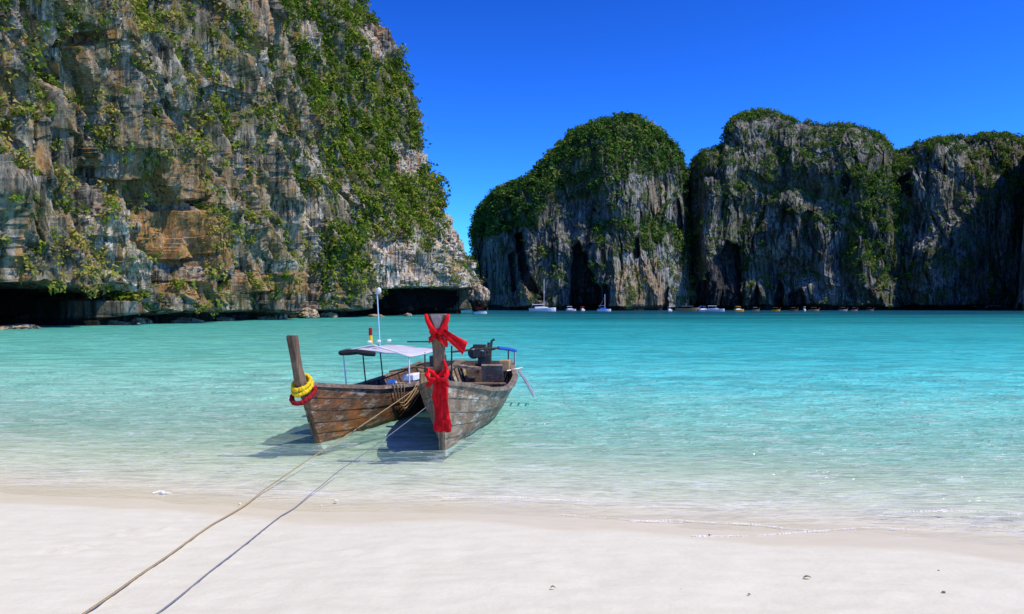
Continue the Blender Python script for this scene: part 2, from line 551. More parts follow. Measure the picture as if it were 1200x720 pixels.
sand = np_mesh('ground', np.stack([X, Y, Z], -1).reshape(-1, 3), grid_quads(*X.shape), M['sand'], True, {'wet': wet, 'sub': np.clip((-0.012 - Z) / 0.05, 0, 1)})
tag(sand, 'white sand beach sloping under the clear water', 'beach', kind='structure')

# ------------------------------------------------------------------ water
xs = np.concatenate([-np.geomspace(4000, 12.3, 50), np.arange(-12, 12.01, 0.10), np.geomspace(12.3, 4000, 50)])
ys = np.concatenate([np.arange(6.5, 17, 0.045), np.arange(17, 32, 0.12), np.geomspace(32.2, 6000, 90)])
X, Y = np.meshgrid(xs, ys)
T = np.maximum(Y - shore_y(X), 0)
amp = np.interp(T, [0, 0.4, 2, 6, 20, 40], [0.006, 0.012, 0.022, 0.03, 0.035, 0.0])
wx = 1.1 * fbm(X * 0.16, Y * 0.12, 0 * X, 2)
w = np.sin((Y + wx - 0.18 * X) * 4.6 + fbm(X * .3, Y * .3, 0 * X + 6, 2) * 2.0) * 0.6 + np.sin((Y + 0.8 * wx + 0.10 * X) * 8.3 + 1.7) * 0.3 + fbm(X * 0.8, Y * 3.2, 0 * X + 3, 3) * 0.8
Zw = amp * w
# the little breaker at the right of the beach
cr = T - 0.62 - 0.10 * np.sin(X * 2.3)
Zw += 0.035 * np.exp(-(np.where(cr > 0, cr / 0.35, cr / 0.09)) ** 2) * np.clip((X - 2.8) / 1.2, 0, 1) * np.clip((7.5 - X) / 1.5, 0, 1)
shore = np.log10(T + 1) / math.log10(300)
PX = px_of(X, Y)
side = np.clip((PX - 330 + 90 * fbm(X * 0.01, Y * 0.01, 0 * X, 2)) / 330, 0, 1)
side = np.where(Y > 1, np.clip((X / np.maximum(Y, 1) + 0.29 + 0.08 * fbm(X * 0.02, Y * 0.02, 0 * X, 2)) / 0.36, 0, 1), 0)
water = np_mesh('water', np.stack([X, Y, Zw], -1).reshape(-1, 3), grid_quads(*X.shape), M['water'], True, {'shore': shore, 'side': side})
tag(water, 'clear shallow sea turning turquoise away from the beach', 'sea', kind='structure')

# ------------------------------------------------------------------ cliffs
def rock_disp(u, z, S, seed, lean=0.2):
    o = seed * 13.7
    zero = 0 * u
    far = lean < 0.1
    ut = u + lean * z                                        # strata and flutes lean a little
    wz = z + 5 * S * perlin(u / (22 * S) + o, z / (22 * S), zero + 1)
    wu = ut + 2.6 * S * perlin(u / (12 * S) + o, z / (17 * S), zero + 5) + 0.7 * S * perlin(u / (3 * S) + o, z / (5 * S), zero + 6)
    if far:
        D = 10 * S * np.abs(perlin(wu / (26 * S) + o, wz / (34 * S), zero + 31)) + 5 * S * np.abs(perlin(wu / (11 * S) + o, wz / (15 * S), zero + 33)) - 3 * S
        k1, k2, k3 = 1.3, 0.8, 0.5
    else:
        D = 4.5 * S * ridged(u / (46 * S) + o, z / (95 * S), zero + seed, 2) * 0.7
        k1, k2, k3 = 2.9, 1.7, 0.5
    D = D + k1 * S * ridged(wu / (15 * S) + o, z / (60 * S), zero + 2, 2)
    D = D + k2 * S * ridged(wu / (5.0 * S) + o, z / (34 * S), zero + 7, 3)
    D = D + k3 * S * ridged(wu / (1.7 * S) + o, z / (16 * S), zero + 8, 2)
    # deep upright clefts
    ck = np.abs(perlin(wu / (8 * S) + o, z / (30 * S), zero + 15))
    on = np.clip(0.25 + 1.6 * perlin(u / (18 * S), z / (16 * S) + o, zero + 4), 0, 1)
    D = D - (3.6 if far else 5.0) * S * on * np.exp(-(ck / 0.05) ** 2)
    # upright blocks
    f1, f21, cid = worley(wu / (8.0 * S) + o, wz / (13 * S) + o, seed)
    D = D + 3.4 * S * (cid - 0.5) * (0.5 if far else 1.0)
    f1, f21, cid = worley(wu / (3.0 * S) + o, wz / (5.5 * S) + o, seed + 1)
    D = D + 1.4 * S * (cid - 0.5)
    f1, f21, cid = worley(wu / (1.3 * S) + o, wz / (2.2 * S) + o, seed + 2)
    D = D + 0.5 * S * (cid - 0.5)
    # broken ledges and overhangs
    sw = (wz + 4 * S * perlin(u / (7 * S), z / (30 * S), zero + o) + 0.25 * u) / (15 * S)
    lam = np.clip(0.3 + 1.3 * perlin(u / (16 * S) + o, z / (14 * S), zero + 9), 0, 1)
    D = D + (1.6 if far else 2.2) * S * lam * (1 - (sw - np.floor(sw)))
    D = D + 0.42 * S * fbm(wu / (1.3 * S) + o, wz / (2.2 * S), zero + 3, 3)
    return D

def normals_of(P):
    du = np.gradient(P, axis=1)
    dv = np.gradient(P, axis=0)
    n = np.cross(du, dv)
    return n / np.maximum(np.linalg.norm(n, axis=2), 1e-9)[..., None]

def make_cliff(name, label, B, NRM, ulen, zrows, retreat, S, seed, mat, caves=(), veg=(), noveg=(), stain=(), pale=(), vbase=0.1, dmul=1.0, taper=None, notch=(3.0, 2.5), lean_k=0.04):
    """B (C,2) foot line, NRM (C,2) outward directions, zrows (R,C), retreat (R,C)"""
    R, C = zrows.shape
    U = np.broadcast_to(ulen[None, :], (R, C))
    bx = B[None, :, 0] - NRM[None, :, 0] * retreat
    by = B[None, :, 1] - NRM[None, :, 1] * retreat
    px, py = px_of(bx, by), py_of(zrows, by)
    jx = px + 5 * fbm(px / 18, py / 18, 0 * px + seed, 3)
    jy = py + 4 * fbm(px / 16 + 9, py / 16, 0 * px + seed, 3)
    D = rock_disp(U, zrows, S, seed, lean_k) * dmul
    if taper is not None: D = D * taper
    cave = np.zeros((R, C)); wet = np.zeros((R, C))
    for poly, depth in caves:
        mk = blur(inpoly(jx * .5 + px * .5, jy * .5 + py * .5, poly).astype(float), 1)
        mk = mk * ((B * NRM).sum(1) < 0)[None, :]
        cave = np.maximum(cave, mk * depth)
        wet = np.maximum(wet, mk * ((1.0 if depth > 5 else 0.25) if lean_k > 0.1 else 0.7))  # cave shade painted in through the dark tidal mask
    # wave-cut notch along the water line
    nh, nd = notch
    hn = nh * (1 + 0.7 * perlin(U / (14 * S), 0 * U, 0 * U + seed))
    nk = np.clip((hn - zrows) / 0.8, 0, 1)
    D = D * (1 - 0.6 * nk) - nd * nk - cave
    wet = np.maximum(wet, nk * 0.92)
    P = np.stack([bx + NRM[None, :, 0] * D, by + NRM[None, :, 1] * D, zrows + 0.25 * S * fbm(U / (3 * S), zrows / (3 * S), 0 * U + 8, 2)], -1)
    vg = np.full((R, C), vbase)
    for poly, k in veg: vg = np.where(inpoly(jx, jy, poly), k, vg)
    for poly in noveg: vg = np.where(inpoly(jx, jy, poly), 0.03, vg)
    vg = np.clip(blur(vg, 2), 0, 1) * (cave < 0.3) * (nk < 0.05)
    sn = np.zeros((R, C)); pl = np.zeros((R, C))
    for poly, k in stain: sn = np.maximum(sn, inpoly(jx, jy, poly) * k)
    for poly, k in pale: pl = np.maximum(pl, inpoly(jx, jy, poly) * k)
    vis = vg * (0.55 + 0.9 * np.clip(fbm(U / (6 * S), zrows / (6 * S), 0 * U + 30, 2), -0.5, 0.5))
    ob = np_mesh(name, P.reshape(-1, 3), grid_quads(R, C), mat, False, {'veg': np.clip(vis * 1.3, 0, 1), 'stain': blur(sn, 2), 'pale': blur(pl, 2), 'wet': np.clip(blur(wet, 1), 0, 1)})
    tag(ob, label, 'cliff', kind='structure')
    return P, vg, px, py

def foliage(name, label, P, vg, count, rad, nq, mat, seed, S=1.0, flip=1.0, yellow=None, size=0.5):
    """leaf clumps growing out of the rock, most on ledges and up-facing faces"""
    r = np.random.default_rng(seed)
    N = normals_of(P) * flip
    dist = np.linalg.norm(P - np.array([0, 0, EYE]), axis=2)
    du = np.linalg.norm(np.gradient(P, axis=1), axis=2); dv = np.linalg.norm(np.gradient(P, axis=0), axis=2)
    area = np.minimum(du * dv, 40)
    cl = fbm(P[..., 0] / (9 * S), P[..., 1] / (9 * S), P[..., 2] / (7 * S), 3)
    gap = np.clip(0.75 + 1.3 * fbm(P[..., 0] / (4.5 * S) + 40, P[..., 1] / (4.5 * S), P[..., 2] / (5.5 * S), 2), 0.05, 1)
    wgt = gap * area / dist ** 1.3 * np.clip(vg + 0.55 * cl * np.sqrt(np.clip(vg * (1 - vg) * 4, 0, 1)), 0, 1) ** 1.6 * (0.4 + np.clip(N[..., 2], -0.2, 1))
    wgt = np.clip(wgt, 0, None).ravel()
    idx = r.choice(len(wgt), size=count, p=wgt / wgt.sum())
    c = P.reshape(-1, 3)[idx]
    n = N.reshape(-1, 3)[idx].copy()
    n[:, 2] += 0.8
    n /= np.linalg.norm(n, axis=1)[:, None]
    dd = dist.ravel()[idx]
    R = rad[0] + (rad[1] - rad[0]) * r.random(count) ** 2.2
    R = R * (dd / dd.mean()) ** 0.45 * (0.62 + 0.6 * vg.ravel()[idx])
    c = c + n * (R * 0.5)[:, None]
    tone = np.clip(0.34 + 0.42 * cl.ravel()[idx] + 0.20 * r.normal(size=count), 0, 1)
    if yellow is not None: tone = np.clip(tone + yellow.ravel()[idx], 0, 1)
    # leaves on a lumpy dome round each centre
    dirs = r.normal(size=(count, nq, 3))
    dirs /= np.linalg.norm(dirs, axis=2)[..., None]
    dirs += 0.55 * n[:, None, :]
    rad_k = 0.35 + 0.65 * r.random((count, nq, 1)) ** 0.6
    ctr = c[:, None, :] + dirs * rad_k * R[:, None, None] * np.array([1, 1, 0.8])
    ln = dirs + 0.7 * r.normal(size=(count, nq, 3)) + np.array([0, 0, 0.35])
    ln /= np.linalg.norm(ln, axis=2)[..., None]
    a = np.cross(ln, r.normal(size=(count, nq, 3)))
    a /= np.maximum(np.linalg.norm(a, axis=2), 1e-6)[..., None]
    b = np.cross(ln, a)
    sz = (size * R[:, None, None]) * (0.5 + 0.7 * r.random((count, nq, 1)))
    V = np.stack([ctr - a * sz, ctr + a * sz * 0.55 - b * sz * 0.6, ctr + a * sz * 0.6 + b * sz * 0.7], 2)
    tn = np.repeat(np.clip(tone[:, None] + 0.12 * r.normal(size=(count, nq)), 0, 1).ravel(), 3)
    ob = np_mesh(name, V.reshape(-1, 3), np.arange(count * nq * 3).reshape(-1, 3), mat, False, {'tone': tn})
    tag(ob, label, 'shrubs', kind='stuff')
    return ob

def spline(pts, n=3000):
    p = np.array(pts, float)
    t = np.concatenate([[0], np.cumsum(np.linalg.norm(np.diff(p, axis=0), axis=1))])
    tt = np.linspace(0, t[-1], n)
    q = np.stack([np.interp(tt, t, p[:, k]) for k in range(p.shape[1])], 1)
    ker = np.hanning(int(n * 0.05) | 1); ker /= ker.sum()
    h = len(ker) // 2
    for k in range(q.shape[1]):
        q[:, k] = np.convolve(np.pad(q[:, k], h, mode='reflect', reflect_type='odd'), ker, 'valid')
    return q

# ---- left headland: steep wall close by, leaning green end farther out
foot = spline([(-170, 30), (-110, 42), (-78, 62), (-64, 84), (-60.5, 97), (-59.5, 112), (-56, 133), (-53, 165), (-43, 202), (-31, 238), (-25, 275), (-21, 291), (-22, 308), (-31, 330), (-60, 365), (-130, 400), (-240, 430)])
seg = np.linalg.norm(np.diff(foot, axis=0), axis=1)
arc = np.concatenate([[0], np.cumsum(seg)])
tan = np.gradient(foot, axis=0); tan /= np.linalg.norm(tan, axis=1)[:, None]
nrm = np.stack([tan[:, 1], -tan[:, 0]], 1)
dist = np.linalg.norm(foot, axis=1)
view = np.abs((foot * nrm).sum(1)) / dist
inview = (px_of(foot[:, 0], foot[:, 1]) > -40) & (arc < arc[np.argmin(np.abs(foot[:, 1] - 318) + np.abs(foot[:, 0] + 16))]) & (foot[:, 1] > 60)
step = np.where(inview, np.minimum(0.00105 * dist / np.maximum(view, 0.22), 0.9), 3.0)
cumn = np.concatenate([[0], np.cumsum(seg / step[1:])])
ncol = int(cumn[-1])
pick = np.interp(np.arange(ncol), cumn, np.arange(len(foot)))
B = np.stack([np.interp(pick, np.arange(len(foot)), foot[:, k]) for k in (0, 1)], 1)
NR = np.stack([np.interp(pick, np.arange(len(foot)), nrm[:, k]) for k in (0, 1)], 1)
UL = np.interp(pick, np.arange(len(foot)), arc)
ridge = 150 + 10 * fbm(UL / 40, 0 * UL, 0 * UL, 2)
vtop = np.minimum(EYE + 0.40 * B[:, 1].clip(60) + 4, ridge - 18)
fr = np.linspace(0, 1, 400)
zr = [-2.5 + (vtop + 2.5) * f for f in fr]
for f in np.linspace(0.04, 1, 46): zr.append(vtop + (ridge - vtop) * f)
ncap = 14
for k in range(ncap): zr.append(ridge + 8 * math.sin(k / ncap * 1.5))
zr = np.array(zr)
wl_ = np.clip((px_of(B[:, 0], B[:, 1]) - 290) / 150, 0, 1) * (B[:, 1] > 60)
ra = np.interp(zr, [0, 5, 20, 45, 80, 120, 150, 170], [0, 0, 1.5, 5, 11, 24, 50, 70])
rb = np.interp(zr, [0, 10, 30, 52, 74, 97, 106, 115, 130, 150, 170], [0, 1, 9, 18, 26, 32, 39, 46, 60, 90, 112])
ret = ra * (1 - wl_) + rb * wl_
for k in range(ncap): ret[-ncap + k] += 70 * (k + 1) / ncap
CAVES_L = [([(-60, 332), (0, 331), (30, 338), (60, 334), (95, 333), (114, 346), (100, 353), (93, 392), (-60, 392)], 16),
           ([(116, 323), (140, 311), (166, 304), (179, 296), (173, 325), (160, 333), (128, 333)], 3.0),
           ([(176, 322), (198, 316), (192, 347), (178, 344)], 3.0), ([(198, 332), (242, 313), (236, 346), (214, 346)], 3.2),
           ([(240, 343), (270, 341), (270, 369), (256, 366)], 5), ([(304, 345), (352, 326), (352, 369), (308, 369)], 6),
           ([(400, 357), (408, 346), (424, 339), (470, 336), (532, 339), (537, 350), (540, 372), (400, 372)], 10),
           ([(124, 243), (160, 234), (191, 234), (190, 249), (130, 250)], 2.6), ([(46, 150), (60, 128), (63, 188), (90, 198), (90, 238), (62, 256), (50, 250)], 3.2),
           ([(-5, 45), (40, 38), (56, 28), (50, 51), (-5, 58)], 2.6), ([(186, 108), (206, 100), (222, 116), (212, 124), (196, 118)], 1.8)]
VEG_L = [([(240, -40), (450, -40), (492, 60), (508, 140), (548, 240), (562, 330), (548, 332), (520, 312), (490, 300), (455, 300), (425, 285), (400, 255), (388, 225), (380, 200), (362, 205), (345, 150), (318, 90), (300, 40)], 0.92),
         ([(88, -20), (178, -20), (186, 40), (202, 100), (232, 130), (262, 170), (255, 205), (222, 192), (172, 142), (130, 92), (100, 40)], 0.72),
         ([(180, 150), (262, 150), (300, 230), (290, 280), (230, 262), (196, 210)], 0.42), ([(350, 262), (392, 270), (402, 320), (385, 346), (352, 344)], 0.92),
         ([(270, 20), (300, 20), (340, 150), (350, 210), (310, 180), (280, 110)], 0.5), ([(-20, -20), (90, -20), (90, 34), (-20, 30)], 0.45), ([(-20, 120), (44, 150), (46, 240), (-20, 240)], 0.38), ([(-20, 250), (60, 255), (60, 320), (-20, 320)], 0.28), ([(470, 280), (525, 290), (540, 330), (480, 322)], 0.45)]
NOV_L = [[(392, 36), (432, 28), (428, 74), (396, 70)], [(436, 168), (470, 182), (474, 210), (438, 206)], [(478, 243), (498, 243), (508, 290), (488, 290)], [(402, 285), (458, 278), (470, 305), (466, 330), (404, 334)], [(308, 28), (340, 30), (345, 62), (318, 58)], [(440, 0), (455, 0), (458, 32), (446, 32)], [(500, 262), (510, 262), (514, 292), (506, 294)], [(225, -10), (262, -10), (282, 110), (258, 118), (236, 60)]]
STAIN_L = [([(112, 250), (190, 246), (192, 318), (150, 305), (118, 318)], 1.0), ([(176, 250), (196, 252), (194, 325), (178, 325)], 1.0), ([(240, 322), (345, 310), (345, 345), (240, 345)], 0.9), ([(125, 334), (185, 330), (185, 352), (125, 350)], 1.0), ([(228, 0), (262, 0), (268, 70), (236, 66)], 0.75), ([(10, 40), (60, 36), (58, 60), (12, 62)], 0.7), ([(396, 48), (404, 48), (404, 70), (396, 70)], 1.0), ([(95, 190), (180, 180), (180, 235), (100, 240)], 0.7), ([(325, 282), (345, 282), (345, 325), (325, 325)], 0.9), ([(0, 50), (60, 60), (40, 130), (0, 130)], 0.35), ([(200, 200), (340, 220), (340, 310), (240, 300)], 0.35)]
PALE_L = [([(222, 0), (264, 0), (284, 112), (258, 118), (236, 62)], 0.9), ([(60, 255), (120, 248), (112, 340), (82, 330)], 0.8), ([(270, 150), (345, 180), (352, 330), (290, 330)], 0.55), ([(178, 252), (198, 252), (198, 325), (180, 325)], 0.8), ([(402, 270), (470, 270), (535, 300), (545, 345), (404, 345)], 0.7), ([(436, 165), (472, 165), (510, 250), (512, 300), (480, 300)], 0.6), ([(300, 20), (345, 25), (350, 62), (310, 60)], 0.5)]
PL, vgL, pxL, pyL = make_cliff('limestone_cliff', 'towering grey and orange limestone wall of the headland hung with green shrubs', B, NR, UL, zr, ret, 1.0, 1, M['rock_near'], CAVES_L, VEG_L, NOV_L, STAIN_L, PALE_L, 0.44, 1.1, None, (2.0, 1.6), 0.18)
yel = np.clip((330 - pxL) / 200, 0, 1) * 0.28
vgL = vgL * (pxL > -120) * (pyL > -220)
foliage('cliff_shrubs', 'green shrubs and small trees clinging to the tall headland wall', PL, vgL, 36000, (0.28, 2.3), 20, M['leaf'], 21, 0.9, 1.0, yel, 0.33)

# ---- cliffs across the bay
def far_cliff(name, label, sil, dfun, seed, rows, colstep, lean, S, **kw):
    sil = np.array(sil, float)
    cols = np.arange(sil[0, 0], sil[-1, 0] + 0.01, colstep)
    top = np.interp(cols, sil[:, 0], sil[:, 1]) + 11
    ker = np.hanning(9); ker /= ker.sum()
    top = np.convolve(np.pad(top, 4, mode='edge'), ker, 'valid')
    d = dfun(cols)
    rx = (cols - 600) / F
    nn = np.stack([-rx, -np.ones_like(rx)], 1); nn /= np.linalg.norm(nn, axis=1)[:, None]
    B = np.stack([rx * d, d], 1)
    UL = np.concatenate([[0], np.cumsum(np.minimum(np.linalg.norm(np.diff(B, axis=0), axis=1), 3.0))])
    # outward direction: halfway between the sight line and the true normal of the foot line
    tn = np.gradient(B, axis=0); tn /= np.linalg.norm(tn, axis=1)[:, None]
    fn = np.stack([tn[:, 1], -tn[:, 0]], 1)
    ln = 1.0 / np.sqrt(1 + rx ** 2)
    f = np.linspace(0, 1, rows)
    prof = lean * (0.30 * f + 0.70 * f ** 3.2)
    dr = d[None, :] + prof[:, None]
    ztop = EYE + (HY - top) / F * (d + lean)
    zz = -2.5 + (ztop[None, :] + 2.5) * np.sin(f * math.pi / 2)[:, None] ** 0.82
    ret = prof[:, None] / ln[None, :]
    back = np.linspace(0.1, 1, 14)
    zz = np.concatenate([zz, ztop[None, :] * (1 - back[:, None] ** 2 * 0.9)])
    ret = np.concatenate([ret, (lean + 110 * back[:, None]) / ln[None, :]])
    tap = np.concatenate([np.interp(f, [0, 0.8, 1], [1, 1, 0.45]), np.full(14, 0.45)])[:, None]
    return make_cliff(name, label, B, nn, UL, zz, ret, S, seed, M['rock_far'], taper=tap, **kw)

def d_mid(c):
    t = (c - 690) / 130.0
    return 520 + 60 * np.abs(t) ** 3 + 30 * np.clip((c - 795) / 24, 0, 1) ** 2 + 8 * np.sin(c / 17.0)
SIL_M = [(553, 300), (556, 262), (563, 240), (580, 222), (600, 212), (625, 200), (640, 185), (660, 165), (675, 150), (700, 140), (725, 133), (745, 135), (770, 150), (790, 170), (798, 190), (803, 225), (811, 280), (817, 330), (820, 356)]
VEG_M = [([(545, 280), (545, 225), (600, 195), (660, 140), (725, 115), (790, 140), (806, 220), (790, 222), (775, 205), (735, 206), (700, 232), (650, 240), (640, 262), (610, 268), (575, 282)], 0.95),
         ([(690, 262), (735, 255), (780, 258), (812, 290), (812, 312), (775, 290), (735, 276), (700, 292), (676, 290)], 0.85), ([(555, 280), (600, 280), (610, 350), (560, 350)], 0.30), ([(640, 240), (700, 235), (690, 290), (640, 290)], 0.35)]
CAV_M = [([(673, 290), (679, 284), (690, 306), (704, 340), (706, 366), (668, 366), (670, 320)], 16), ([(603, 275), (612, 272), (620, 320), (640, 352), (630, 352), (610, 326)], 10), ([(706, 335), (714, 332), (714, 366), (706, 366)], 8), ([(738, 280), (748, 278), (750, 300), (742, 304)], 6), ([(776, 345), (782, 335), (784, 366), (776, 366)], 6), ([(789, 238), (796, 232), (800, 280), (792, 275)], 6), ([(596, 300), (602, 298), (606, 340), (600, 342)], 6)]
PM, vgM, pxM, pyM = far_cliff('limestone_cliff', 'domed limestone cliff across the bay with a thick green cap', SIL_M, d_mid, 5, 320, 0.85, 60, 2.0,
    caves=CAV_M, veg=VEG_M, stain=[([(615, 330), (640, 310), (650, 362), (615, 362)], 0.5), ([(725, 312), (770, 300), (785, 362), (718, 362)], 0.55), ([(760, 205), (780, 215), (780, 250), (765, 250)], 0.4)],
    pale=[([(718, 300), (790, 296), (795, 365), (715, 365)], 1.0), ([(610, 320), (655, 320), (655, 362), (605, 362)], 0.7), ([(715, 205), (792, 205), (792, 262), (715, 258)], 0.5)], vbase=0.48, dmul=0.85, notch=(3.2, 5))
foliage('cliff_shrubs', 'dense dark green trees capping the domed cliff across the bay', PM, vgM, 9000, (1.0, 3.4), 20, M['leaf_far'], 31, 2.0, 1.0, None, 0.40)

def d_right(c):
    return 555 + 55 * np.clip((835 - c) / 32, 0, 1) ** 2 + 14 * np.sin((c - 830) / 60.0) + 14 * np.exp(-((c - 1060) / 18) ** 2) - 10 * np.exp(-((c - 980) / 60) ** 2) + 0.04 * (c - 1000).clip(0)
SIL_R = [(803, 345), (805, 230), (808, 192), (813, 180), (824, 172), (846, 165), (851, 146), (864, 131), (885, 123), (908, 125), (930, 135), (950, 136), (968, 141), (990, 138), (1010, 143), (1035, 155), (1050, 172), (1060, 170), (1076, 162), (1110, 155), (1150, 152), (1200, 153), (1270, 160)]
VEG_R = [([(850, 160), (850, 120), (935, 118), (935, 150), (905, 136), (875, 142)], 0.8), ([(985, 195), (1070, 190), (1070, 230), (1050, 290), (1035, 345), (1000, 320), (975, 300), (968, 262)], 0.80), ([(850, 225), (930, 170), (990, 170), (980, 195), (925, 205), (880, 245), (850, 250)], 0.55), ([(1048, 190), (1062, 160), (1130, 145), (1200, 148), (1200, 162), (1120, 175), (1090, 200), (1060, 215)], 0.6), ([(890, 265), (990, 260), (990, 350), (900, 350)], 0.28), ([(1070, 200), (1130, 190), (1110, 290), (1075, 290)], 0.3), ([(930, 135), (1045, 150), (1045, 175), (960, 160)], 0.5)]
CAV_R = [([(838, 300), (852, 284), (868, 290), (868, 366), (812, 366), (820, 330)], 12), ([(880, 345), (888, 335), (892, 366), (878, 366)], 6), ([(908, 340), (914, 330), (919, 340), (917, 366), (906, 366)], 6), ([(925, 345), (940, 338), (950, 366), (922, 366)], 9), ([(1043, 215), (1066, 205), (1068, 232), (1052, 226)], 9), ([(982, 220), (990, 205), (996, 215), (988, 232)], 6)]
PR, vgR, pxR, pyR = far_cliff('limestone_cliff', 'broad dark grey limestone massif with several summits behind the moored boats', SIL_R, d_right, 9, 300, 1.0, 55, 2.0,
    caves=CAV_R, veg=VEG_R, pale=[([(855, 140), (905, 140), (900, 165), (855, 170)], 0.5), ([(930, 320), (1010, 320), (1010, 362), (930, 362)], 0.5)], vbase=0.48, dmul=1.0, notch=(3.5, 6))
foliage('cliff_shrubs', 'patches of olive shrubs on the broad dark massif across the bay', PR, vgR, 12000, (0.9, 3.0), 20, M['leaf_far'], 41, 2.0, 1.0, None, 0.40)

# ---- a paler stack seen in the gap between the two far cliffs
SIL_G = [(788, 250), (796, 205), (803, 194), (808, 190), (815, 192), (824, 215), (832, 300)]
far_cliff('limestone_cliff', 'pale rock buttress seen in the narrow gap between the far cliffs', SIL_G, lambda c: 690 + 0 * c, 12, 150, 1.2, 40, 2.6, vbase=0.2, dmul=0.5, pale=[([(780, 180), (840, 180), (840, 365), (780, 365)], 0.6)])

# ---- right arm of the bay, which throws its shadow over the far corner
gx = np.arange(310, 720, 2.0); gy = np.arange(470, 680, 2.0)
X, Y = np.meshgrid(gx, gy)
hx = np.interp(X - 0.66 * (Y - 535) - 2 + 5 * fbm(X / 30, Y / 13, 0 * X + 3, 3), [340, 349, 355, 370, 374, 393, 402, 418, 426, 440, 520, 700], [0, 114, 128, 134, 142, 154, 166, 174, 184, 194, 208, 205])
ey = np.clip((Y - 486 - 6 * fbm(X / 20, Y / 20, 0 * X, 2)) / 26, 0, 1) ** 0.5 * np.clip((640 - Y) / 40, 0, 1) ** 0.5
Zr = hx * ey + 4 * ridged(X / 14, Y / 14, 0 * X, 3) * ey - 2.5
zero = np.zeros(X.shape)
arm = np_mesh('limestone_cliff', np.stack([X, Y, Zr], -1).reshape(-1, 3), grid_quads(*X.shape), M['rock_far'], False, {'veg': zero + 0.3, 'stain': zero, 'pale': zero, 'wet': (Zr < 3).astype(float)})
tag(arm, 'steep end of the ridge closing the right side of the bay', 'cliff', kind='structure')

# ------------------------------------------------------------------ longtail boats
M['wood_grey'] = mat_wood('wood_grey', (0.42, 0.335, 0.225), (0.15, 0.11, 0.065), 0.9, 0.3)
M['wood_brown'] = mat_wood('wood_brown', (0.22, 0.13, 0.065), (0.055, 0.032, 0.018), 0.55, 0.85)
M['wood_post'] = mat_wood('wood_post', (0.27, 0.19, 0.12), (0.08, 0.05, 0.03), 0, 0.3, (9, 9, 0.8))
M['wood_dark'] = mat_wood('wood_dark', (0.10, 0.07, 0.045), (0.03, 0.02, 0.014), 0, 0)
M['wood_rail'] = mat_wood('wood_rail', (0.36, 0.29, 0.21), (0.16, 0.11, 0.07), 0.5, 0.2)
M['wood_tan'] = mat_wood('wood_tan', (0.62, 0.40, 0.19), (0.38, 0.22, 0.09), 0, 0, (9, 9, 1))
M['bare_wood'] = mat_wood('bare_wood', (0.62, 0.52, 0.46), (0.40, 0.32, 0.27), 0, 0)
M['keel_white'] = mat_plain('keel_white', (0.62, 0.60, 0.53), 0.7, 0.3, 9)
M['red'] = mat_plain('red_cloth', (0.60, 0.010, 0.016), 0.85, 0.45, 9, 0.5, 0.1)
M['dark_red'] = mat_plain('dark_red_cloth', (0.28, 0.012, 0.018), 0.8, 0.4, 30, 0.6, 0.15)
M['yellow'] = mat_plain('yellow_flowers', (0.80, 0.55, 0.02), 0.8, 0.25, 40, 0.8, 0.15)
M['white'] = mat_plain('white_paint', (0.78, 0.77, 0.78), 0.5, 0.08, 6, 0.05)
M['tarp'] = mat_plain('pale_tarp', (0.56, 0.55, 0.58), 0.6, 0.12, 3, 0.3)
M['black'] = mat_plain('black_hose_shade', (0.02, 0.022, 0.022), 0.7, 0.4, 12, 0.4)  # black of the hoses and of the painted canopy shade
M['metal'] = mat_plain('engine_metal', (0.05, 0.055, 0.05), 0.5, 0.6, 25, 0.3, 0.5, 0.4)
M['steel'] = mat_plain('galvanised_pipe', (0.42, 0.43, 0.42), 0.45, 0.25, 18, 0.1, 0.5, 0.3)
M['blue'] = mat_plain('blue_plastic', (0.02, 0.10, 0.42), 0.5, 0.2, 10, 0.1)
M['pale_blue'] = mat_plain('pale_blue_paint', (0.45, 0.68, 0.85), 0.5, 0.1, 10, 0.05)
M['rope'] = mat_plain('tan_rope', (0.38, 0.28, 0.15), 0.9, 0.35, 60, 0.8)
M['rope_grey'] = mat_plain('grey_rope', (0.20, 0.20, 0.23), 0.9, 0.35, 60, 0.8)
M['orange'] = mat_plain('orange_paint', (0.70, 0.33, 0.02), 0.5, 0.1, 8, 0.05)

def hull_fn(L, sb, b, sg, g, rake, keel):
    def fn(s, p, side, off=0.0):
        bb, gg = np.interp(s, sb, b), np.interp(s, sg, g)
        kk = np.interp(s, [0, 0.12, 0.5, 0.9, 1], keel)
        e = np.interp(s, [0, 0.15, 0.45, 1], [0.85, 0.72, 0.5, 0.5])
        x = (bb - 0.03) * p ** e + 0.03
        z = kk + (gg - kk) * p ** 1.25
        y = s * L - rake * max(0.0, 1 - s * 3.2) ** 1.6 * p
        return Vector((side * (x + off), y, z))
    return fn

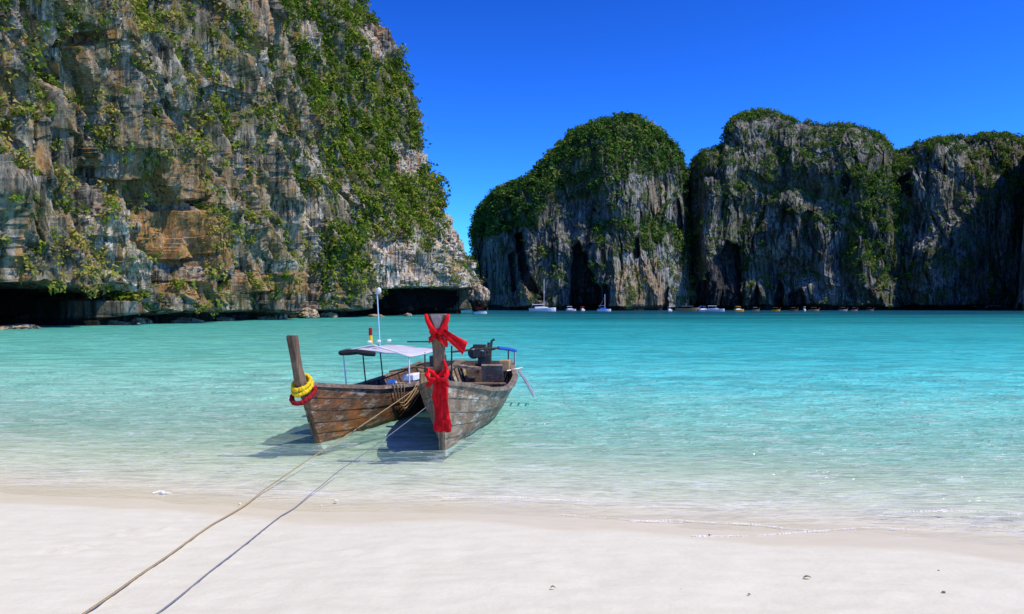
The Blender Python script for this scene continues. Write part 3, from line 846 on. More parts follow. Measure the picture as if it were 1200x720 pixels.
def longtail(name, label, loc, rz, L, sb, b, sg, g, rake, keel, post, m_hull, m_post, nst=6):
    root = empty(name, loc, rz)
    tag(root, label, 'boat')
    fn = hull_fn(L, sb, b, sg, g, rake, keel)
    st = [0, .02, .05, .09, .14, .2, .28, .37, .47, .58, .69, .8, .9, 1.0]
    for side in (-1, 1):
        for i in range(nst):
            p0, p1 = i / nst, (i + 1) / nst
            rings = []
            for s in st:
                sh = 0.006 * math.sin(7 * s + 3 * i)
                rings.append([fn(s, p0, side, 0.026 + sh), fn(s, (p0 + p1) / 2, side, 0.020 + sh), fn(s, p1 - 0.004, side, 0.012 + sh), fn(s, p1 - 0.004, side, -0.018), fn(s, p0, side, -0.018)])
            pl = MB().loft(rings).build('plank', m_hull, root)
            if i == 0:
                pl.data.materials.clear(); pl.data.materials.append(M['keel_white'])
        # gunwale rail
        rings = []
        for s in st:
            q = fn(s, 1.0, side)
            w = 0.05 if s < 0.05 else 0.085
            rings.append([q + Vector((side * a, 0, c)) for a, c in ((0.045, -0.05), (0.045, 0.03), (-w, 0.03), (-w, -0.01))])
        MB().loft(rings).build('gunwale', M['wood_rail'], root)
    # transom, floor, ribs, thwarts, foredeck
    tr = [fn(1.0, k / 6, 1, -0.02) for k in range(7)]
    outline = [Vector((-v.x, v.y, v.z)) for v in tr[::-1]] + tr
    MB().loft([[v + Vector((0, -0.02, 0)) for v in outline], [v + Vector((0, 0.03, 0)) for v in outline]]).build('transom', M['wood_rail'], root)
    for k in range(-3, 4):
        rings = []
        for s in (.12, .2, .3, .42, .55, .68, .8, .92, .985):
            zf = float(np.interp(s, [0, .2, 1], [0.34, 0.17, 0.17]))
            kk = float(np.interp(s, [0, 0.12, 0.5, 0.9, 1], keel)); gg = float(np.interp(s, sg, g))
            hw = abs(fn(s, max(0.02, (zf - kk) / (gg - kk)) ** 0.8, 1).x) - 0.06
            x0, x1 = hw * (k - 0.48) / 3.5, hw * (k + 0.48) / 3.5
            rings.append([Vector((x0, s * L, zf)), Vector((x1, s * L, zf)), Vector((x1, s * L, zf - .025)), Vector((x0, s * L, zf - .025))])
        MB().loft(rings).build('floor_board', M['wood_dark'], root)
    for s in (.16, .24, .32, .40, .48, .56, .64, .72, .80, .88, .95):
        pts = [fn(s, p, -1, -0.03) for p in np.linspace(0.98, 0.3, 6)] + [fn(s, p, 1, -0.03) for p in np.linspace(0.3, 0.98, 6)]
        MB().tube(pts, 0.025, 4).build('rib', M['wood_dark'], root)
    for s in (.30, .50, .74):
        q = fn(s, 0.80, 1)
        MB().box((0, s * L, q.z), (2 * q.x - 0.04, 0.22, 0.035)).build('thwart', M['wood_rail'], root, bevel=0.006)
    ss = [.025, .05, .08, .11, .14]
    rings = []
    for s in ss:
        q = fn(s, 0.97, 1, -0.02)
        rings.append([Vector((-q.x, q.y, q.z)), Vector((q.x, q.y, q.z)), Vector((q.x, q.y, q.z - .03)), Vector((-q.x, q.y, q.z - .03))])
    MB().loft(rings).build('foredeck', M['wood_rail'], root)
    # stem and prow post, one long tapering timber
    rings = []
    for (y, z, hx_, hy) in post:
        rings.append([Vector((-hx_, y + hy * .3, z)), Vector((-hx_ * .6, y - hy, z)), Vector((hx_ * .6, y - hy, z)), Vector((hx_, y + hy * .3, z)), Vector((hx_ * .8, y + hy, z)), Vector((-hx_ * .8, y + hy, z))])
    pw = MB().loft(rings).build('prow_post', m_post, root, bevel=0.008)
    y, z, hx_, hy = post[-1]
    MB().loft([[Vector((hx_ * .8 * math.cos(a), y + hy * .8 * math.sin(a), z + k)) for a in np.linspace(0, 2 * math.pi, 10)[:-1]] for k in (0.0, 0.012)]).build('end_grain', M['bare_wood'], pw)
    return root, fn, pw

# grey boat with the red sash
bowR = gxy(519, 536)
RA = math.radians(3.7)
LR = 8.2
boatR, fnR, prowR = longtail('longtail_boat', 'weathered grey plank longtail boat with a red sash on its tall prow',
    (bowR.x * 1.055, bowR.y + 0.75, 0.02), -RA, LR, [0, .04, .10, .2, .35, .5, .7, .9, 1], [.05, .24, .46, .72, .93, 1.02, 1.0, .82, .68],
    [0, .08, .2, .35, .5, .7, .9, 1], [1.24, 1.12, .93, .80, .77, .82, .95, 1.04], 0.34, [-.16, -.2, -.22, -.15, -.05],
    [(-.0, -.2, .05, .06), (-.06, .2, .055, .07), (-.16, .6, .065, .085), (-.30, 1.0, .09, .11), (-.40, 1.3, .115, .12), (-.46, 1.6, .105, .10), (-.50, 1.9, .12, .09), (-.55, 2.2, .16, .085), (-.60, 2.44, .195, .085)], M['wood_grey'], M['wood_post'])
MB().loft([[Vector((sx * w, -.60 - .088 - d + (2.44 - z) * .18, z)) for sx, d in ((-1, 0), (1, 0), (1, .008), (-1, .008))] for z, w in ((2.20, .03), (2.30, .07), (2.442, .112))]).build('bare_wood_face', M['bare_wood'], prowR)
# brown boat with the yellow garland
bowL = gxy(374, 527)
LA = math.radians(12)
LL = 8.0
ROLL = math.radians(-4)
boatL, fnL, prowL = longtail('longtail_boat', 'brown flaking longtail boat with a yellow garland and a canopy',
    (bowL.x * 1.05, bowL.y + 0.80, 0.02), -LA, LL, [0, .04, .10, .2, .35, .5, .7, .9, 1], [.05, .22, .42, .64, .80, .85, .82, .70, .58],
    [0, .08, .2, .35, .5, .7, .9, 1], [1.16, 1.02, .86, .76, .74, .80, .92, 1.0], 0.62, [-.16, -.2, -.22, -.15, -.05],
    [(.0, -.2, .05, .06), (-.12, .2, .055, .07), (-.30, .6, .065, .085), (-.52, .98, .09, .11), (-.66, 1.2, .105, .11), (-.74, 1.45, .09, .085), (-.80, 1.7, .095, .08), (-.86, 2.0, .11, .085), (-.87, 2.06, .10, .08)], M['wood_brown'], M['wood_post'])

boatL.rotation_euler[1] = ROLL
# fittings of the grey boat: engine, tiller, shaft, rail, ladder
eng = MB().box((0, 7.75, 1.12), (.34, .55, .30)).build('engine_block', M['metal'], boatR, bevel=.02)
MB().tube([(0.0, 7.6, 1.27), (0.0, 7.6, 1.52)], .10, 10).build('air_filter', M['metal'], eng, True)
MB().tube([(.14, 7.9, 1.25), (.18, 7.9, 1.62), (.26, 7.9, 1.66)], .035, 8).build('exhaust_pipe', M['metal'], eng)
MB().box((-.12, 7.45, 1.36), (.36, .08, .36)).build('radiator', M['metal'], eng, bevel=.015)
MB().tube([(-.20, 7.75, 1.2), (-.22, 7.75, 1.45)], .06, 8).build('cylinder', M['metal'], eng)
MB().tube([(.10, 7.7, 1.25), (.12, 7.72, 1.58)], .05, 7).build('cylinder', M['metal'], eng)
MB().tube([(-.3, 7.7, 1.32), (.3, 7.7, 1.40)], .03, 6).build('hose', M['black'], eng)
MB().tube([(-.25, 7.6, 1.5), (.2, 7.8, 1.46)], .022, 6).build('hose', M['black'], eng)
MB().tube([(-.28, 7.5, 1.30), (-.28, 7.56, 1.30)], .17, 14).build('fan_wheel', M['metal'], eng)
MB().box((0, 7.8, .93), (.5, .5, .10)).build('engine_mount', M['wood_dark'], boatR)
MB().tube([(0, 7.5, 1.34), (-.05, 6.5, 1.46), (-.1, 5.6, 1.5)], .022, 6).build('tiller', M['steel'], boatR)
MB().tube([(0, 8.1, 1.1), (.25, 9.6, .55), (.42, 10.9, -.05)], .03, 6).build('propeller_shaft', M['steel'], boatR)
MB().tube([(-.55, 5.0, 1.47), (0.15, 6.2, 1.49), (.45, 6.8, 1.47)], .028, 6).build('canopy_pole', M['wood_dark'], boatR)
MB().tube([(.45, 6.8, 1.475), (.72, 7.2, 1.42), (.88, 7.5, 1.36)], .045, 8).build('blue_cover', M['blue'], boatR)
for x, y, z0, z1 in ((.86, 7.45, .85, 1.38), (-.55, 5.05, .72, 1.62), (.28, 6.4, .18, 1.47), (.70, 7.15, .3, 1.40)):
    MB().tube([(x, y, z0), (x, y, z1)], .03 if x > .8 else .02, 7).build('post', M['steel'] if x > .8 else M['wood_dark'], boatR)
MB().box((.62, 6.9, 1.0), (.28, .42, .30)).build('stern_locker', M['wood_tan'], boatR, bevel=.02)
MB().box((-.25, 6.6, .97), (.9, .5, .05), Matrix.Rotation(.12, 3, 'Y')).build('engine_cover_board', M['wood_rail'], boatR)
MB().box((.35, 6.2, .86), (.55, .10, .45), Matrix.Rotation(.35, 3, 'X')).build('engine_cover_board', M['wood_rail'], boatR)
ladder = MB().tube([(1.00, 6.55, .88), (1.20, 6.45, .62), (1.42, 6.35, .22)], .022, 6).build('ladder_rail', M['steel'], boatR)
MB().tube([(1.00, 6.95, .88), (1.20, 6.87, .62), (1.42, 6.77, .22)], .022, 6).build('ladder_rail', M['steel'], boatR)
for t in (.2, .45, .7, .95):
    a = Vector((1.02, 6.54, .86)).lerp(Vector((1.41, 6.36, .24)), t)
    MB().tube([a, a + Vector((0, .41, 0))], .018, 6).build('rung', M['steel'], ladder)
MB().tube([(.7, 6.6, .88), (1.0, 6.75, .93), (1.1, 6.85, .95)], .025, 6).build('cross_bar', M['steel'], ladder)
MB().tube([(-.35, .95, 1.0), (-.35, .95, 1.18)], .035, 8).build('cleat', M['wood_rail'], boatR)

# fittings of the brown boat: canopy, posts, engine
cano = []
x0, x1 = -.80, .86
for i, y in enumerate(np.linspace(3.0, 5.4, 7)):
    row = []
    for k in range(9):
        t = k / 8
        row.append(Vector((x0 + (x1 - x0) * t, y + .03 * math.sin(5 * t), 1.60 + .07 * math.sin(math.pi * min(1, t * .9 + .12)) - .20 * t + .016 * math.sin(9 * t + i) + .01 * math.sin(17 * t - i))))
    cano.append(row)
cn = MB().sheet(cano, .02, (0, 0, -1)).build('canopy', M['tarp'], boatL, True)
fr = [Vector((v.x, v.y - .04, v.z - .06 - .015 * math.sin(k * 2.2))) for k, v in enumerate(cano[0][:5])]
MB().tube(fr, [.055, .07, .06, .07, .05], 8).build('canopy_shade_roll', M['black'], cn)  # black roll standing in for the shaded underside of the canopy
lf = [Vector((x0 - .02, y, 1.58 + .015 * math.sin(y * 6))) for y in np.linspace(3.0, 5.4, 10)]
MB().tube(lf, .055, 8).build('canopy_shade_roll', M['black'], cn)  # same stand-in shade along the left edge
for (x, y) in ((x0 + .02, 3.05), (x0 + .02, 4.2), (x0 + .02, 5.35), (x1 - .04, 3.05), (x1 - .04, 4.2), (x1 - .05, 5.35)):
    MB().tube([(x * .96, y, .76), (x, y, 1.60 if x < 0 else 1.42)], .018, 6).build('canopy_post', M['white'] if y < 3.5 else M['wood_dark'], boatL)
MB().tube([(x0, 3.02, 1.6), (0, 3.0, 1.70), (x1, 3.02, 1.40)], .02, 6).build('canopy_bow', M['white'], boatL)
MB().tube([(-.20, 3.9, 1.55), (-.18, 3.9, 3.02)], .014, 7).build('mast', M['pale_blue'], boatL)
MB().ball((-.13, 3.9, 2.98), (.06, .05, .08)).build('mast_lamp', M['white'], boatL)
fl = MB().tube([(-.42, 3.9, 1.72), (-.42, 3.9, 1.92)], .045, 8).build('marker_flag', M['yellow'], boatL)
MB().tube([(-.42, 3.9, 1.92), (-.41, 3.9, 2.10)], .045, 8).build('flag_top', M['dark_red'], fl)
for x in (-.44, -.20, .06):
    MB().ball((x, 3.85, 1.765), (.06, .06, .035)).build('lamp', M['white'], boatL)
MB().tube([(.0, 5.3, 1.68), (1.0, 5.35, 1.62)], .02, 6).build('canopy_pole', M['wood_dark'], boatL)
engL = MB().box((.1, 7.5, 1.05), (.36, .5, .30)).build('engine_block', M['metal'], boatL, bevel=.02)
MB().tube([(.1, 7.4, 1.2), (.1, 7.4, 1.42)], .1, 10).build('air_filter', M['metal'], engL)
MB().box((.55, 3.9, .86), (.30, .5, .18)).build('seat_box', M['white'], boatL, bevel=.03)
MB().box((.30, 3.2, .82), (.22, .28, .14), Matrix.Rotation(.5, 3, 'Z')).build('seat_cushion', M['white'], boatL, bevel=.05)
MB().tube([(-.66, 5.6, .92), (0, 5.7, 1.0), (.7, 5.6, .92)], .03, 6).build('cross_bar', M['wood_rail'], boatL)

def world_of(root, p):
    return root.location + root.rotation_euler.to_matrix() @ Vector(p)

# red sash, tied to the prow of the grey boat
sash = empty('prow_sash', world_of(boatR, (0, -.5, 1.3)), -RA)
tag(sash, 'long red cloth sash knotted round the tall prow post', 'sash')
so = Vector((0, -.5, 1.3))
def S_(p): return Vector(p) - so
def band(pts, w, mat, name, th=.012, fold=.034, nf=4):
    """strip of cloth along pts, widened along X, with lengthwise folds"""
    g = []
    for i, (p, ww) in enumerate(zip(pts, w)):
        g.append([S_(p) + Vector((ww * (k / 8 - .5) * (1 + .10 * math.sin(i * 2.3)) + .012 * math.sin(i * 1.9), -fold * math.sin(k / 8 * math.pi * nf + i * .55), .006 * math.sin(k * 1.7 + i))) for k in range(9)])
    return MB().sheet(g, th).build(name, mat, sash, True)
fy = -.5
band([(.0, -.55, 1.36), (.02, -.58, 1.28), (.03, -.56, 1.15), (.02, -.50, 1.0), (.04, -.45, .8), (.05, -.42, .6), (.06, -.41, .42), (.06, -.40, .36)], [.24, .20, .22, .24, .25, .27, .30, .28], M['red'], 'hanging_tail')
band([(.09, -.53, 1.30), (.10, -.54, 1.1), (.11, -.47, .85), (.12, -.44, .62), (.13, -.42, .46)], [.10, .12, .13, .15, .16], M['red'], 'hanging_tail', .014, .018, 3)
def wrap(zc, slope, rw, hgt, name, yc):
    g = []
    for i in range(4):
        g.append([S_((rw[0] * math.cos(a) * (1 + .05 * math.sin(5 * a + i)), yc + rw[1] * math.sin(a), zc + slope * math.cos(a) * rw[0] / .15 + hgt * (i / 3 - .5) + .01 * math.sin(3 * a))) for a in np.linspace(0, 2 * math.pi, 21)])
    return MB().sheet(g, .012, (0, 0, .01)).build(name, M['red'], sash, True)
wrap(1.36, .03, (.15, .16), .14, 'waist_wrap', -.42)
wrap(1.26, -.04, (.16, .17), .10, 'waist_wrap', -.40)
wrap(2.06, -.12, (.165, .125), .12, 'top_wrap', -.53)
wrap(2.10, .10, (.17, .12), .11, 'top_wrap', -.54)
MB().ball(S_((.01, -.60, 1.33)), (.075, .06, .06), 10, 6).build('knot', M['red'], sash, True)
for sx in (-1, 1):
    lp = [S_((sx * t_, -.60 - .02 * k, z_)) for k, (t_, z_) in enumerate(((.02, 1.33), (.09, 1.44), (.16, 1.48), (.18, 1.40), (.14, 1.32), (.03, 1.32)))]
    MB().tube(lp, [.03, .042, .04, .045, .04, .03], 7).build('loop', M['red'], sash, True)
    band([(sx * .05, -.60, 1.34), (sx * .12, -.61, 1.28), (sx * .17, -.60, 1.18)], [.06, .09, .11], M['red'], 'loose_end', .012, .012, 3)
MB().tube([S_((.17, -.60, 1.42)), S_((.13, -.58, 1.56)), S_((.10, -.57, 1.66))], [.04, .035, .02], 7).build('loose_end', M['red'], sash, True)
for sx in (-1, 1):
    q = [S_((sx * .20, -.66, 2.45)), S_((sx * .17, -.67, 2.34)), S_((sx * .11, -.665, 2.22)), S_((sx * .02, -.655, 2.12))]
    MB().tube(q, [.028, .045, .05, .055], 7).build('collar_fold', M['red'], sash, True)
tail = [(.10, -.62, 2.14), (.20, -.60, 2.06), (.30, -.57, 1.98), (.40, -.55, 1.91), (.48, -.54, 1.85)]
g = []
for i, p in enumerate(tail):
    w_ = .09 + .02 * i
    g.append([S_(p) + Vector((w_ * .5 * (k / 5 - .5), .03 * math.sin(k * 2.0 + i), w_ * 1.3 * (k / 5 - .5))) for k in range(6)])
MB().sheet(g, .02).build('blowing_tail', M['red'], sash, True)

# garlands on the brown boat
def garland(name, label, cat, path, r, mat, n=34):
    c = world_of(boatL, path[0])
    o = MB()
    pts = np.array(path)
    t = np.linspace(0, len(path) - 1, n)
    rr = random.Random(len(name))
    for k in t:
        p = [float(np.interp(k, range(len(path)), pts[:, j])) for j in range(3)]
        w = world_of(boatL, p) - c
        o.ball(w + Vector((rr.uniform(-1, 1), rr.uniform(-1, 1), rr.uniform(-1, 1))) * r * .25, r * rr.uniform(.8, 1.15), 7, 5)
    ob = o.build(name, mat, None, True)
    ob.location = c
    tag(ob, label, cat)
    return ob
ring = lambda y, z, rx, ry, drop: [(rx * math.sin(a), y + ry * math.cos(a), z + drop * math.cos(a)) for a in np.linspace(0, 2 * math.pi, 15)]
garland('flower_garland', 'yellow flower garland round the prow of the brown boat', 'garland', ring(-.60, 1.17, .155, .165, .12), .043, M['yellow'], 40)
garland('flower_garland', 'second yellow garland lying under the first one', 'garland', ring(-.58, 1.09, .17, .185, .13), .043, M['yellow'], 44)
garland('cloth_garland', 'dark red cloth ring below the yellow garlands', 'garland', ring(-.55, .97, .20, .23, .15), .045, M['dark_red'], 44)

# crate, coiled rope, mooring ropes
pc = world_of(boatR, fnR(.30, 1.0, -1))
cr_ = empty('wooden_crate', pc + Vector((.10, 0, .035)), .2)
tag(cr_, 'small tan wooden crate standing on the gunwale between the boats', 'crate')
for k in range(4):
    a = k * math.pi / 2
    for j in range(3):
        MB().box((.10 * math.cos(a) - (j - 1) * .068 * math.sin(a), .10 * math.sin(a) + (j - 1) * .068 * math.cos(a), .14), (.022 + abs(math.sin(a)) * .042, .022 + abs(math.cos(a)) * .042, .28)).build('slat', M['wood_tan'], cr_)
MB().box((0, 0, .27), (.19, .19, .02)).build('lid', M['wood_tan'], cr_)
def rope(name, label, top, line, r, mat):
    """from a point on the boat down to the shallows, then lying on the sand along the line of pixels"""
    pts = [gxy(*p) + Vector((0, 0, r * .9)) for p in line]
    out = []
    for i, (a, b) in enumerate(zip(pts[:-1], pts[1:])):
        n = 9
        for k in range(n):
            p = a.lerp(b, k / n)
            p.x += .004 * math.sin((i * n + k) * .7)
            p.z = max(float(ground_z(np.array(p.x), np.array(p.y))) + .012, 0.0) + r * .9
            out.append(p)
    a = pts[-1]
    for k in range(21):
        t = k / 20
        p = a.lerp(top, t)
        p.z -= .03 * 4 * t * (1 - t) * (1 - .5 * t)
        p.z = max(p.z, .012)
        out.append(p)
    ob = MB().tube(out, r, 6).build(name, mat, None, True)
    tag(ob, label, 'rope')
    return ob
rope('mooring_rope', 'tan mooring rope stretched from the grey boat up the sand', world_of(boatR, fnR(.17, 1.0, -1)) + Vector((0, 0, .04)), [(-40, 822), (105, 718), (178, 667), (250, 616), (310, 574.5), (365, 537)], .009, M['rope'])
rope('mooring_rope', 'thin dark grey mooring rope running up the sand beside the tan one', world_of(boatR, (-.04, -.40, .95)), [(60, 822), (190, 718), (262, 660), (330, 606), (370, 575), (398, 552)], .0065, M['rope_grey'])
for rt, fn_, s0, lbl, sd in ((boatL, fnL, .36, 'tan rope looped over the side of the brown boat', 1),):
    o = MB()
    c = world_of(rt, fn_(s0, 1, sd))
    for k in range(4):
        pts = []
        for t in np.linspace(0, 1, 12):
            s_ = s0 - .10 + .02 * k + .16 * t
            q = world_of(rt, fn_(s_, 1 - .55 * math.sin(math.pi * t) * (.6 + .13 * k) * (t > .0), sd, .05)) - c
            pts.append(q + Vector((.02, -.02, .05 * (1 - math.sin(math.pi * t)))))
        o.tube(pts, .012, 5)
    ob = o.build('rope_coil', M['rope'], None, True)
    ob.location = c
    tag(ob, lbl, 'rope')

# ------------------------------------------------------------------ boats moored under the far cliffs
def small_hull(L, Bm, H, mat, root, pointed=True, name='hull'):
    rings = []
    for t in np.linspace(0, 1, 9):
        b = Bm / 2 * (1 - t ** 3.0) ** .8 if pointed else Bm / 2 * (1 - abs(2 * t - 1) ** 3 * .8)
        b = max(b, .04)
        h = H * (1 + .35 * t ** 2)
        x = -L / 2 + L * t
        rings.append([Vector((x, -b * .4, -.35)), Vector((x, b * .4, -.35)), Vector((x, b, h)), Vector((x, -b, h))])
    return MB().loft(rings).build(name, mat, root)
def far_boat(kind, px, d, L, label, cols, rz, name):
    p = Vector(((px - 600) / F * d, d, 0))
    r = empty(name, p, rz)
    tag(r, label, 'boat')
    hc, cc = cols
    H = L * .09 + .3
    h = small_hull(L, L * .28, H, M[hc], r)
    if kind == 'yacht':
        MB().loft([[Vector((x, -w, z)), Vector((x, w, z)), Vector((x, w * .8, z + hh)), Vector((x, -w * .8, z + hh))] for x, w, z, hh in ((-L * .3, L * .09, H, .9), (0, L * .09, H, 1.1), (L * .2, L * .06, H * 1.1, .5))]).build('cabin', M[cc], r)
        ms = MB().tube([(L * .05, 0, H), (L * .05, 0, H + L * 1.1)], .13, 6).build('mast', M['white'], r)
        MB().tube([(L * .05, 0, H + 2.2), (-L * .4, 0, H + 2.0)], .22, 6).build('furled_sail', M['blue'] if cc == 'blue' else M['tarp'], ms)
        for y in (-.05, .05): MB().tube([(L * .05, y * L, H + L * .9), (-L * .45, y * L, H)], .025, 4).build('stay', M['steel'], ms)
    elif kind == 'speed':
        MB().loft([[Vector((x, -w, H)), Vector((x, w, H)), Vector((x, w * .8, H + hh)), Vector((x, -w * .8, H + hh))] for x, w, hh in ((-L * .35, L * .11, .5), (-L * .05, L * .11, .7), (L * .2, L * .08, .4))]).build('deck_house', M['white'], r)
        MB().sheet([[Vector((x, y, H + 1.9 - .1 * (y / L / .12) ** 2)) for y in np.linspace(-L * .12, L * .12, 5)] for x in np.linspace(-L * .38, L * .08, 4)], .1, (0, 0, -1)).build('sun_roof', M[cc], r)
        for x in (-L * .36, L * .06):
            for y in (-L * .1, L * .1): MB().tube([(x, y, H), (x, y, H + 1.85)], .05, 5).build('roof_post', M['steel'], r)
        MB().box((-L * .5, 0, .6), (.5, .5, 1.1)).build('outboard_motor', M['metal'], r, bevel=.1)
    else:
        MB().tube([(L * .46, 0, H * 1.2), (L * .53, 0, H * 1.9), (L * .56, 0, H + 1.5)], [.2, .15, .14], 6).build('prow_post', M['wood_post'], r)
        MB().sheet([[Vector((x, y, H + 1.4)) for y in (-L * .1, 0, L * .1)] for x in (-L * .3, 0, L * .2)], .1, (0, 0, -1)).build('canopy', M[cc], r)
        for x in (-L * .28, L * .18):
            for y in (-L * .09, L * .09): MB().tube([(x, y, H * .8), (x, y, H + 1.35)], .05, 5).build('canopy_post', M['wood_dark'], r)
    return r
FB = [('yacht', 636, 430, 14.5, 'long white sailing yacht with a bare mast below the domed cliff', ('white', 'tarp'), 0.15, 'sailing_yacht'),
      ('speed', 669, 470, 6.5, 'small pale motorboat between the long yacht and the red boat', ('tarp', 'white'), 0.3, 'motorboat'),
      ('speed', 683, 470, 5.0, 'little motorboat with a red roof near the sea cave', ('white', 'red'), 1.0, 'motorboat'),
      ('yacht', 708, 430, 7.5, 'small white sailing boat with blue sail cover by the cave mouth', ('white', 'blue'), 0.1, 'sailing_yacht'),
      ('speed', 785, 440, 4.5, 'stubby white motorboat at the foot of the domed cliff', ('white', 'white'), 0.8, 'motorboat'),
      ('longtail', 806, 450, 13.5, 'long cream longtail boat in front of the gap between the cliffs', ('wood_tan', 'tarp'), 0.05, 'longtail_boat'),
      ('speed', 825, 420, 7.5, 'motorboat with a blue roof moored beside the white speedboat', ('tarp', 'blue'), 0.35, 'motorboat'),
      ('speed', 838, 412, 9.5, 'white speedboat with a raised white roof', ('white', 'white'), -0.3, 'motorboat'),
      ('speed', 866, 430, 6.5, 'bright yellow roofed motorboat beneath the dark massif', ('orange', 'orange'), 0.4, 'motorboat'),
      ('longtail', 885, 450, 5.5, 'tiny pale longtail next to the yellow roofed boat', ('wood_rail', 'tarp'), 0.3, 'longtail_boat'),
      ('longtail', 909, 450, 5.2, 'tiny longtail with an orange hull under the massif', ('orange', 'wood_tan'), 0.1, 'longtail_boat'),
      ('longtail', 930, 452, 5.2, 'tiny dark brown longtail under the massif', ('wood_brown', 'wood_tan'), 0.2, 'longtail_boat'),
      ('speed', 943, 452, 4.0, 'tiny white motorboat next to a tan longtail', ('white', 'white'), 0.9, 'motorboat'),
      ('longtail', 954, 452, 6.0, 'tan longtail beside the tiny white motorboat', ('wood_tan', 'wood_tan'), 0.1, 'longtail_boat'),
      ('longtail', 988, 455, 5.5, 'tiny pinkish longtail near the edge of the cliff shadow', ('bare_wood', 'wood_tan'), 0.2, 'longtail_boat'),
      ('longtail', 1001, 455, 4.6, 'tiny grey longtail near the edge of the cliff shadow', ('wood_grey', 'wood_rail'), 0.3, 'longtail_boat'),
      ('longtail', 1019, 455, 4.8, 'tiny brown longtail farthest into the cliff shadow', ('wood_rail', 'wood_brown'), 0.1, 'longtail_boat'),
      ('longtail', 563, 285, 4.6, 'small boat with red and white sides under the boulder of the headland', ('white', 'red'), 0.1, 'longtail_boat')]
for a in FB: far_boat(*a)

# ------------------------------------------------------------------ rocks at the water line
def rock_mesh(r, seed, flat=.7):
    bm = bmesh.new()
    bmesh.ops.create_icosphere(bm, subdivisions=4, radius=1.0)
    V = np.array([v.co[:] for v in bm.verts])
    k = 1 + .28 * fbm(V[:, 0] * 1.1 + seed, V[:, 1] * 1.1, V[:, 2] * 1.1, 2) + .12 * ridged(V[:, 0] * 3 + seed, V[:, 1] * 3, V[:, 2] * 3, 2)
    for v, q in zip(bm.verts, k): v.co = Vector((v.co.x * r[0] * q, v.co.y * r[1] * q, v.co.z * r[2] * q))
    me = bpy.data.meshes.new('rock')
    bm.to_mesh(me); bm.free()
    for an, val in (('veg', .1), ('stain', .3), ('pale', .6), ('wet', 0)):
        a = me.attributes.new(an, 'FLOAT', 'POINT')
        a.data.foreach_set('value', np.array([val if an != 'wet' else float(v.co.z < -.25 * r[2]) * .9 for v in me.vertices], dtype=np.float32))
    return me
RK = [(561, 347, 288, (3.4, 3.6, 4.4), 1, 'big hollowed boulder leaning off the tip of the headland', 6.0),
      (165, 372, 121, (2.0, 1.6, .7), 2, 'low pale boulder at the water under the orange wall', .2),
      (128, 373, 113, (2.6, 1.6, .55), 3, 'flat ledge rock beside the wide black sea cave', .1),
      (215, 371, 131, (3.0, 1.6, .6), 4, 'long pale ledge rock at the foot of the wall', .1),
      (262, 370, 146, (3.2, 1.8, .6), 5, 'flat grey ledge rock before the narrow cave', .1),
      (300, 369, 160, (3.0, 1.8, .8), 6, 'grey ledge rock between two small caves', .1),
      (326, 367, 164, (1.8, 1.6, 1.0), 7, 'rounded boulder standing in the water off the wall', .3),
      (362, 364, 178, (3.0, 2.0, 1.6), 8, 'mossy boulder below the bright green shrubs', .6),
      (384, 366, 188, (2.4, 2.0, 1.0), 9, 'squat boulder at the edge of the long sea cave', .3),
      (478, 366, 214, (.9, .9, .6), 10, 'small round rock in front of the long sea cave', .2),
      (20, 378, 93, (3.4, 1.5, .5), 11, 'dark flat rock at the mouth of the wide black cave', 0.0),
      (440, 367, 205, (2.2, 1.2, .5), 12, 'low rock strip inside the long sea cave', .1)]
for px, py, d, r, sd, lb, z in RK:
    ob = link_mesh('boulder', rock_mesh(r, sd * 3.1), M['rock_near'])
    ob.location = ((px - 600) / F * d, d, z)
    ob.rotation_euler = (0, 0, sd)
    tag(ob, lb, 'rock')

# ------------------------------------------------------------------ foam along the beach, specks on the sand
M['foam'] = mat_plain('foam', (0.76, 0.74, 0.68), 0.9, 0.06, 30, 0.5, 0.1)
FL = [[(740, 612), (790, 610), (830, 613), (880, 615), (920, 620), (960, 623), (985, 621), (1010, 619), (1035, 619), (1060, 621), (1085, 620), (1110, 617), (1150, 618), (1200, 620), (1260, 622)],
      [(1030, 606), (1050, 602), (1080, 600), (1120, 599), (1160, 601), (1200, 604), (1250, 606)],
      [(520, 584), (600, 583), (640, 586), (690, 588)], [(660, 604), (700, 607), (760, 612), (800, 613)], [(180, 578), (188, 576), (200, 579)], [(800, 629), (880, 629), (930, 625), (970, 623)]]
fb = MB()
rr = random.Random(3)
for li, line in enumerate(FL):
    pts = [gxy(*p) for p in line]
    dense = []
    for a, b in zip(pts[:-1], pts[1:]):
        n = max(2, int((b - a).length / .02))
        dense += [a.lerp(b, i / n) for i in range(n)]
    for k, p in enumerate(dense):
        a = perlin(np.array(k * .09 + li * 7), np.array(0.3), np.array(li + .5)) + .34
        if a < 0: continue
        w = (.006 + .011 * float(a)) * (1.7 if li == 1 else 1.0)
        for _ in range(2):
            c = p + Vector((rr.uniform(-.015, .015), rr.gauss(0, w * (1.2 if li == 1 else .45)), .012 + .004 * rr.random()))
            r1, r2 = rr.uniform(.5, 1.1) * w * 1.1, rr.uniform(.35, .8) * w
            ph = rr.random() * 6
            n = 6
            top = [c + Vector((r1 * math.cos(ph + q * 2 * math.pi / n) * rr.uniform(.7, 1.2), r2 * math.sin(ph + q * 2 * math.pi / n) * rr.uniform(.7, 1.2), -.012)) for q in range(n)]
            fb.add(top + [c + Vector((0, 0, .004))], [(q, (q + 1) % n, n) for q in range(n)])
fo = fb.build('foam', M['foam'], None, True)
tag(fo, 'thin white foam lines where wavelets reach the beach', 'foam', kind='stuff')

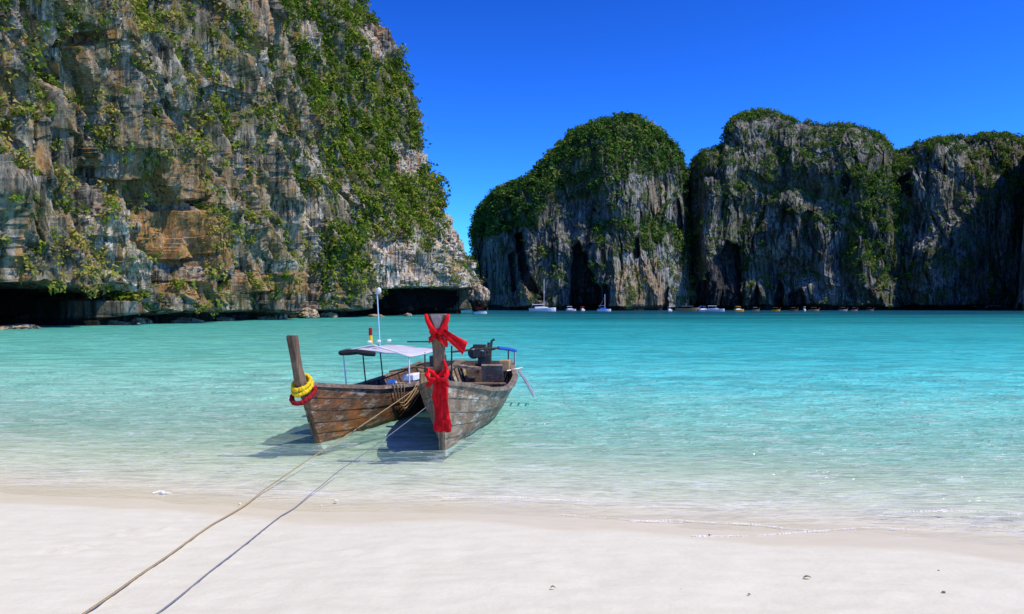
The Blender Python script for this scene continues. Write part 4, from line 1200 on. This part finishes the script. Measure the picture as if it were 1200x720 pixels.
M['leaf_litter'] = mat_plain('dry_leaf', (0.16, 0.15, 0.05), 0.8, 0.4, 40, 0.3)
M['speck'] = mat_plain('coral_bit', (0.20, 0.16, 0.11), 0.8, 0.4, 40, 0.3)
M['coral'] = mat_plain('white_coral', (0.78, 0.76, 0.70), 0.8, 0.1, 40, 0.3)
SPK = [(946, 679, .030, 'leaf', 'olive dry leaf lying alone on the white sand'), (1106, 695, .022, 'stone', 'dark pebble on the white sand beyond the olive leaf'), (832, 628, .022, 'stone', 'brown pebble on the wet edge of the sand'),
       (648, 691, .018, 'leaf', 'faded leaf scrap on the sand in front of the boats'), (793, 665, .016, 'stone', 'tiny grey pebble on the dry sand'), (798, 692, .016, 'stone', 'tiny brown pebble on the dry sand'), (878, 697, .014, 'stone', 'tiny tan pebble near the olive leaf'), (1100, 669, .012, 'stone', 'tiny pebble just up from the wet sand'),
       (394, 588, .035, 'coral', 'white coral lump on the wet sand near the ropes'), (376, 593, .018, 'coral', 'small white coral bit beside the coral lump'), (281, 591, .02, 'coral', 'white coral bit at the dry sand edge near the tan rope'), (190, 578, .04, 'coral', 'white coral lump washed by the waterline')]
for i, (px, py, r, kd, lb) in enumerate(SPK):
    p = gxy(px, py)
    r *= .7
    if kd == 'leaf':
        g = [[Vector((r * 1.6 * (u - .5) * 2, r * .8 * (v - .5) * 2 * math.sin(math.pi * (.08 + .84 * u)), .012 * math.sin(u * 3) + .01 * abs(v - .5))) for v in np.linspace(0, 1, 5)] for u in np.linspace(0, 1, 7)]
        ob = MB().sheet(g, .003, (0, 0, 1)).build('fallen_leaf', M['leaf_litter'], None, True)
        tag(ob, lb, 'leaf')
    else:
        me = bpy.data.meshes.new('pebble')
        bm = bmesh.new()
        bmesh.ops.create_icosphere(bm, subdivisions=2, radius=1)
        for v in bm.verts:
            q = 1 + .5 * float(perlin(np.array(v.co.x * 1.3 + i * 3.3), np.array(v.co.y * 1.3), np.array(v.co.z * 1.3)))
            v.co = Vector((v.co.x * r * 1.3 * q, v.co.y * r * q, v.co.z * r * .6 * q))
        bm.to_mesh(me); bm.free()
        ob = link_mesh('pebble' if kd == 'stone' else 'coral_piece', me, M['speck'] if kd == 'stone' else M['coral'])
        tag(ob, lb, 'pebble' if kd == 'stone' else 'coral')
    ob.location = p + Vector((0, 0, r * .35 if kd != 'leaf' else .01))
    ob.rotation_euler = (0, 0, i * 1.1)
